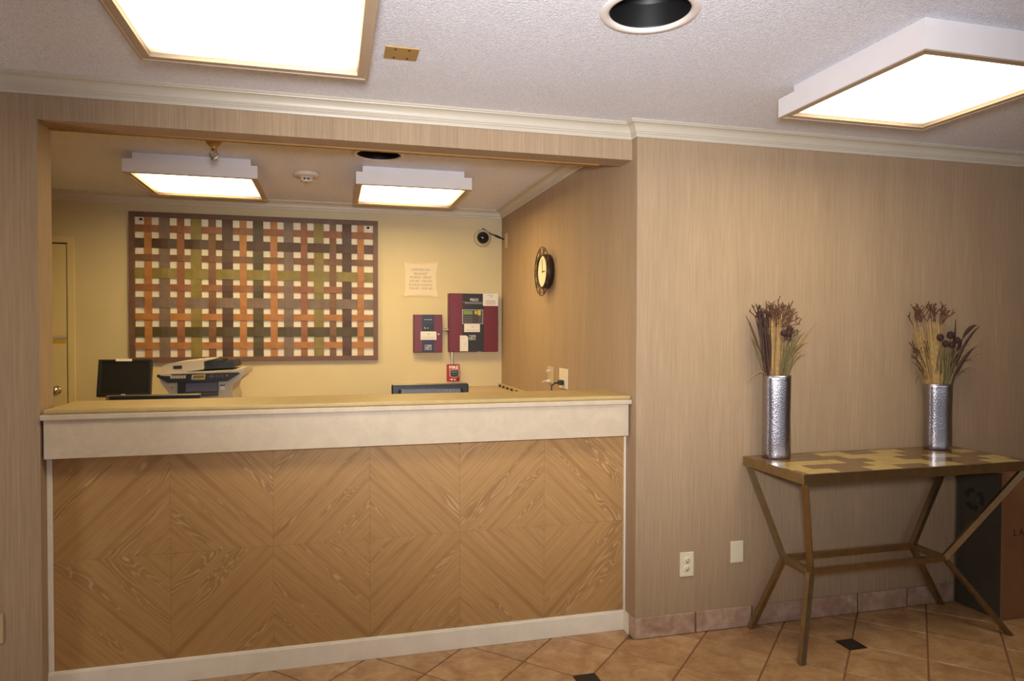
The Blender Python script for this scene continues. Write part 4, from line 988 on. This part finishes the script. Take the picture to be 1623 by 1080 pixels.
for pts, wd, mt in (([(.05, -.05), (.10, .22, -.01), (.10, .375, -.01)], .020, 'burgundy'), ([(.06, -.05), (.12, .22, .0), (.155, .27, .0)], .026, 'burgundy'), ([(.155, .27), (.19, .335, .0), (.245, .345, .0)], .020, 'burgundy'),
                    ([(.05, -.05), (.13, .26, -.02), (.25, .34, -.02)], .016, 'burgundy'), ([(.05, -.05), (.12, .14, -.02), (.215, .215, -.02)], .022, 'burgundy'), ([(.06, -.05), (.11, .10, .0), (.18, .16, .0)], .024, 'burgundy')):
    leaf(t, v2, z2, pts, wd, mt)
for pts, wd, mt in (([(.0, -.05), (.0, .12, -.03), (.02, .24, -.04)], .026, 'olive'), ([(.03, -.05), (.05, .12, -.03), (.04, .22, -.04)], .024, 'olive'), ([(-.02, -.05), (-.03, .12, -.03), (-.02, .22, -.04)], .016, 'olive'),
                    ([(.05, -.05), (.08, .10, -.02), (.10, .2, -.02)], .016, 'olive'), ([(.05, -.05), (.14, .2, -.01), (.31, .28, -.01)], .007, 'tan_grass'), ([(.05, -.05), (.13, .20, .01), (.28, .225, .01)], .007, 'tan_grass'),
                    ([(.05, -.05), (.14, .17, .02), (.33, .185, .02)], .004, 'tan_grass'), ([(.06, -.05), (.15, .22, .0), (.235, .125, .0)], .007, 'tan_grass'), ([(.06, -.05), (.12, .13, -.02), (.215, .09, -.03)], .006, 'olive'),
                    ([(.04, -.05), (.15, .13, -.01), (.17, .06, -.01)], .010, 'olive'), ([(-.03, -.05), (-.06, .29, -.02), (-.125, .235, -.03)], .008, 'olive'), ([(-.05, -.05), (-.10, .17, -.02), (-.17, .0, -.03)], .009, 'olive'), ([(-.01, -.05), (.0, .32, .0), (-.05, .26, .0)], .007, 'olive')):
    leaf(t, v2, z2, pts, wd, mt, 'grass_blade')
for _ in range(18):
    a_ = random.uniform(-.01, .06); e_ = random.uniform(.08, .24); h_ = random.uniform(.09, .26)
    leaf(t, v2, z2, [(a_, -.05), (a_+.3*(e_-a_), h_*1.0, random.uniform(-.03, .02)), (e_, h_, random.uniform(-.04, .03))], random.uniform(.005, .011), random.choice(('olive', 'olive', 'tan_grass', 'twig')), 'grass_blade')
for _ in range(6):
    e_ = random.uniform(-.20, -.10); h_ = random.uniform(.10, .24)
    leaf(t, v2, z2, [(-.05, -.05), (-.055+.4*(e_+.055), h_*.8, random.uniform(-.03, .0)), (e_, h_, random.uniform(-.04, .0))], random.uniform(.005, .008), random.choice(('twig', 'olive')), 'grass_blade')
for a, h, r, dp in ((-.016, .270, .0165, -.04), (.012, .235, .0155, -.05), (.062, .285, .0175, -.02), (.052, .23, .014, -.045), (.105, .255, .0155, -.02)): head(t, v2, z2, a, h, r, dp)

# ------------------------------------------------------------------ carton beside the table
bx0, bx1, by0, by1, bh = 1.850, 2.34, -0.272, -0.014, 0.735
t = thing('cardboard_box', (2.09, -0.14, 0), 'tall brown cardboard carton standing against the wall behind the console table', 'box')
b = MB().box(bx0+0.001, bx1, by0, by1, 0.001, bh, 0.003)
obj('carton_body', b, 'carton', t)
sd = obj('dark_side', MB().box(bx0-0.0005, bx0+0.003, by0+0.004, by1-0.002, 0.003, bh-0.002), 'carton_side', t)
obj('top_flap', MB().box(bx0+0.004, bx1-0.004, by0+0.004, (by0+by1)/2-0.002, bh-0.001, bh+0.003), 'carton', t)
obj('top_flap', MB().box(bx0+0.004, bx1-0.004, (by0+by1)/2+0.002, by1-0.004, bh-0.001, bh+0.003), 'carton', t)
b = MB(); cy_, cz_ = -0.118, 0.575
for k in range(3):                                               # recycling mark: three bent arrows
    a0 = math.pi/2+k*2*math.pi/3
    def rp(a, r): return (cy_-r*math.cos(a), cz_+r*math.sin(a))
    outer = [rp(a0+q*0.30, 0.060) for q in range(0, 5)]; inner = [rp(a0+q*0.30, 0.034) for q in range(4, -1, -1)]
    b.prism(outer+inner, bx0-0.0012, bx0+0.0006, 'x')
    b.prism([rp(a0+1.20, 0.072), rp(a0+1.62, 0.047), rp(a0+1.20, 0.022)], bx0-0.0012, bx0+0.0006, 'x')
obj('recycling_mark', b, 'carton_ink', sd)
text('lettering', 'L A', 0.046, (1.924, by0-0.0006, 0.436), 'carton_ink', t, align='LEFT')
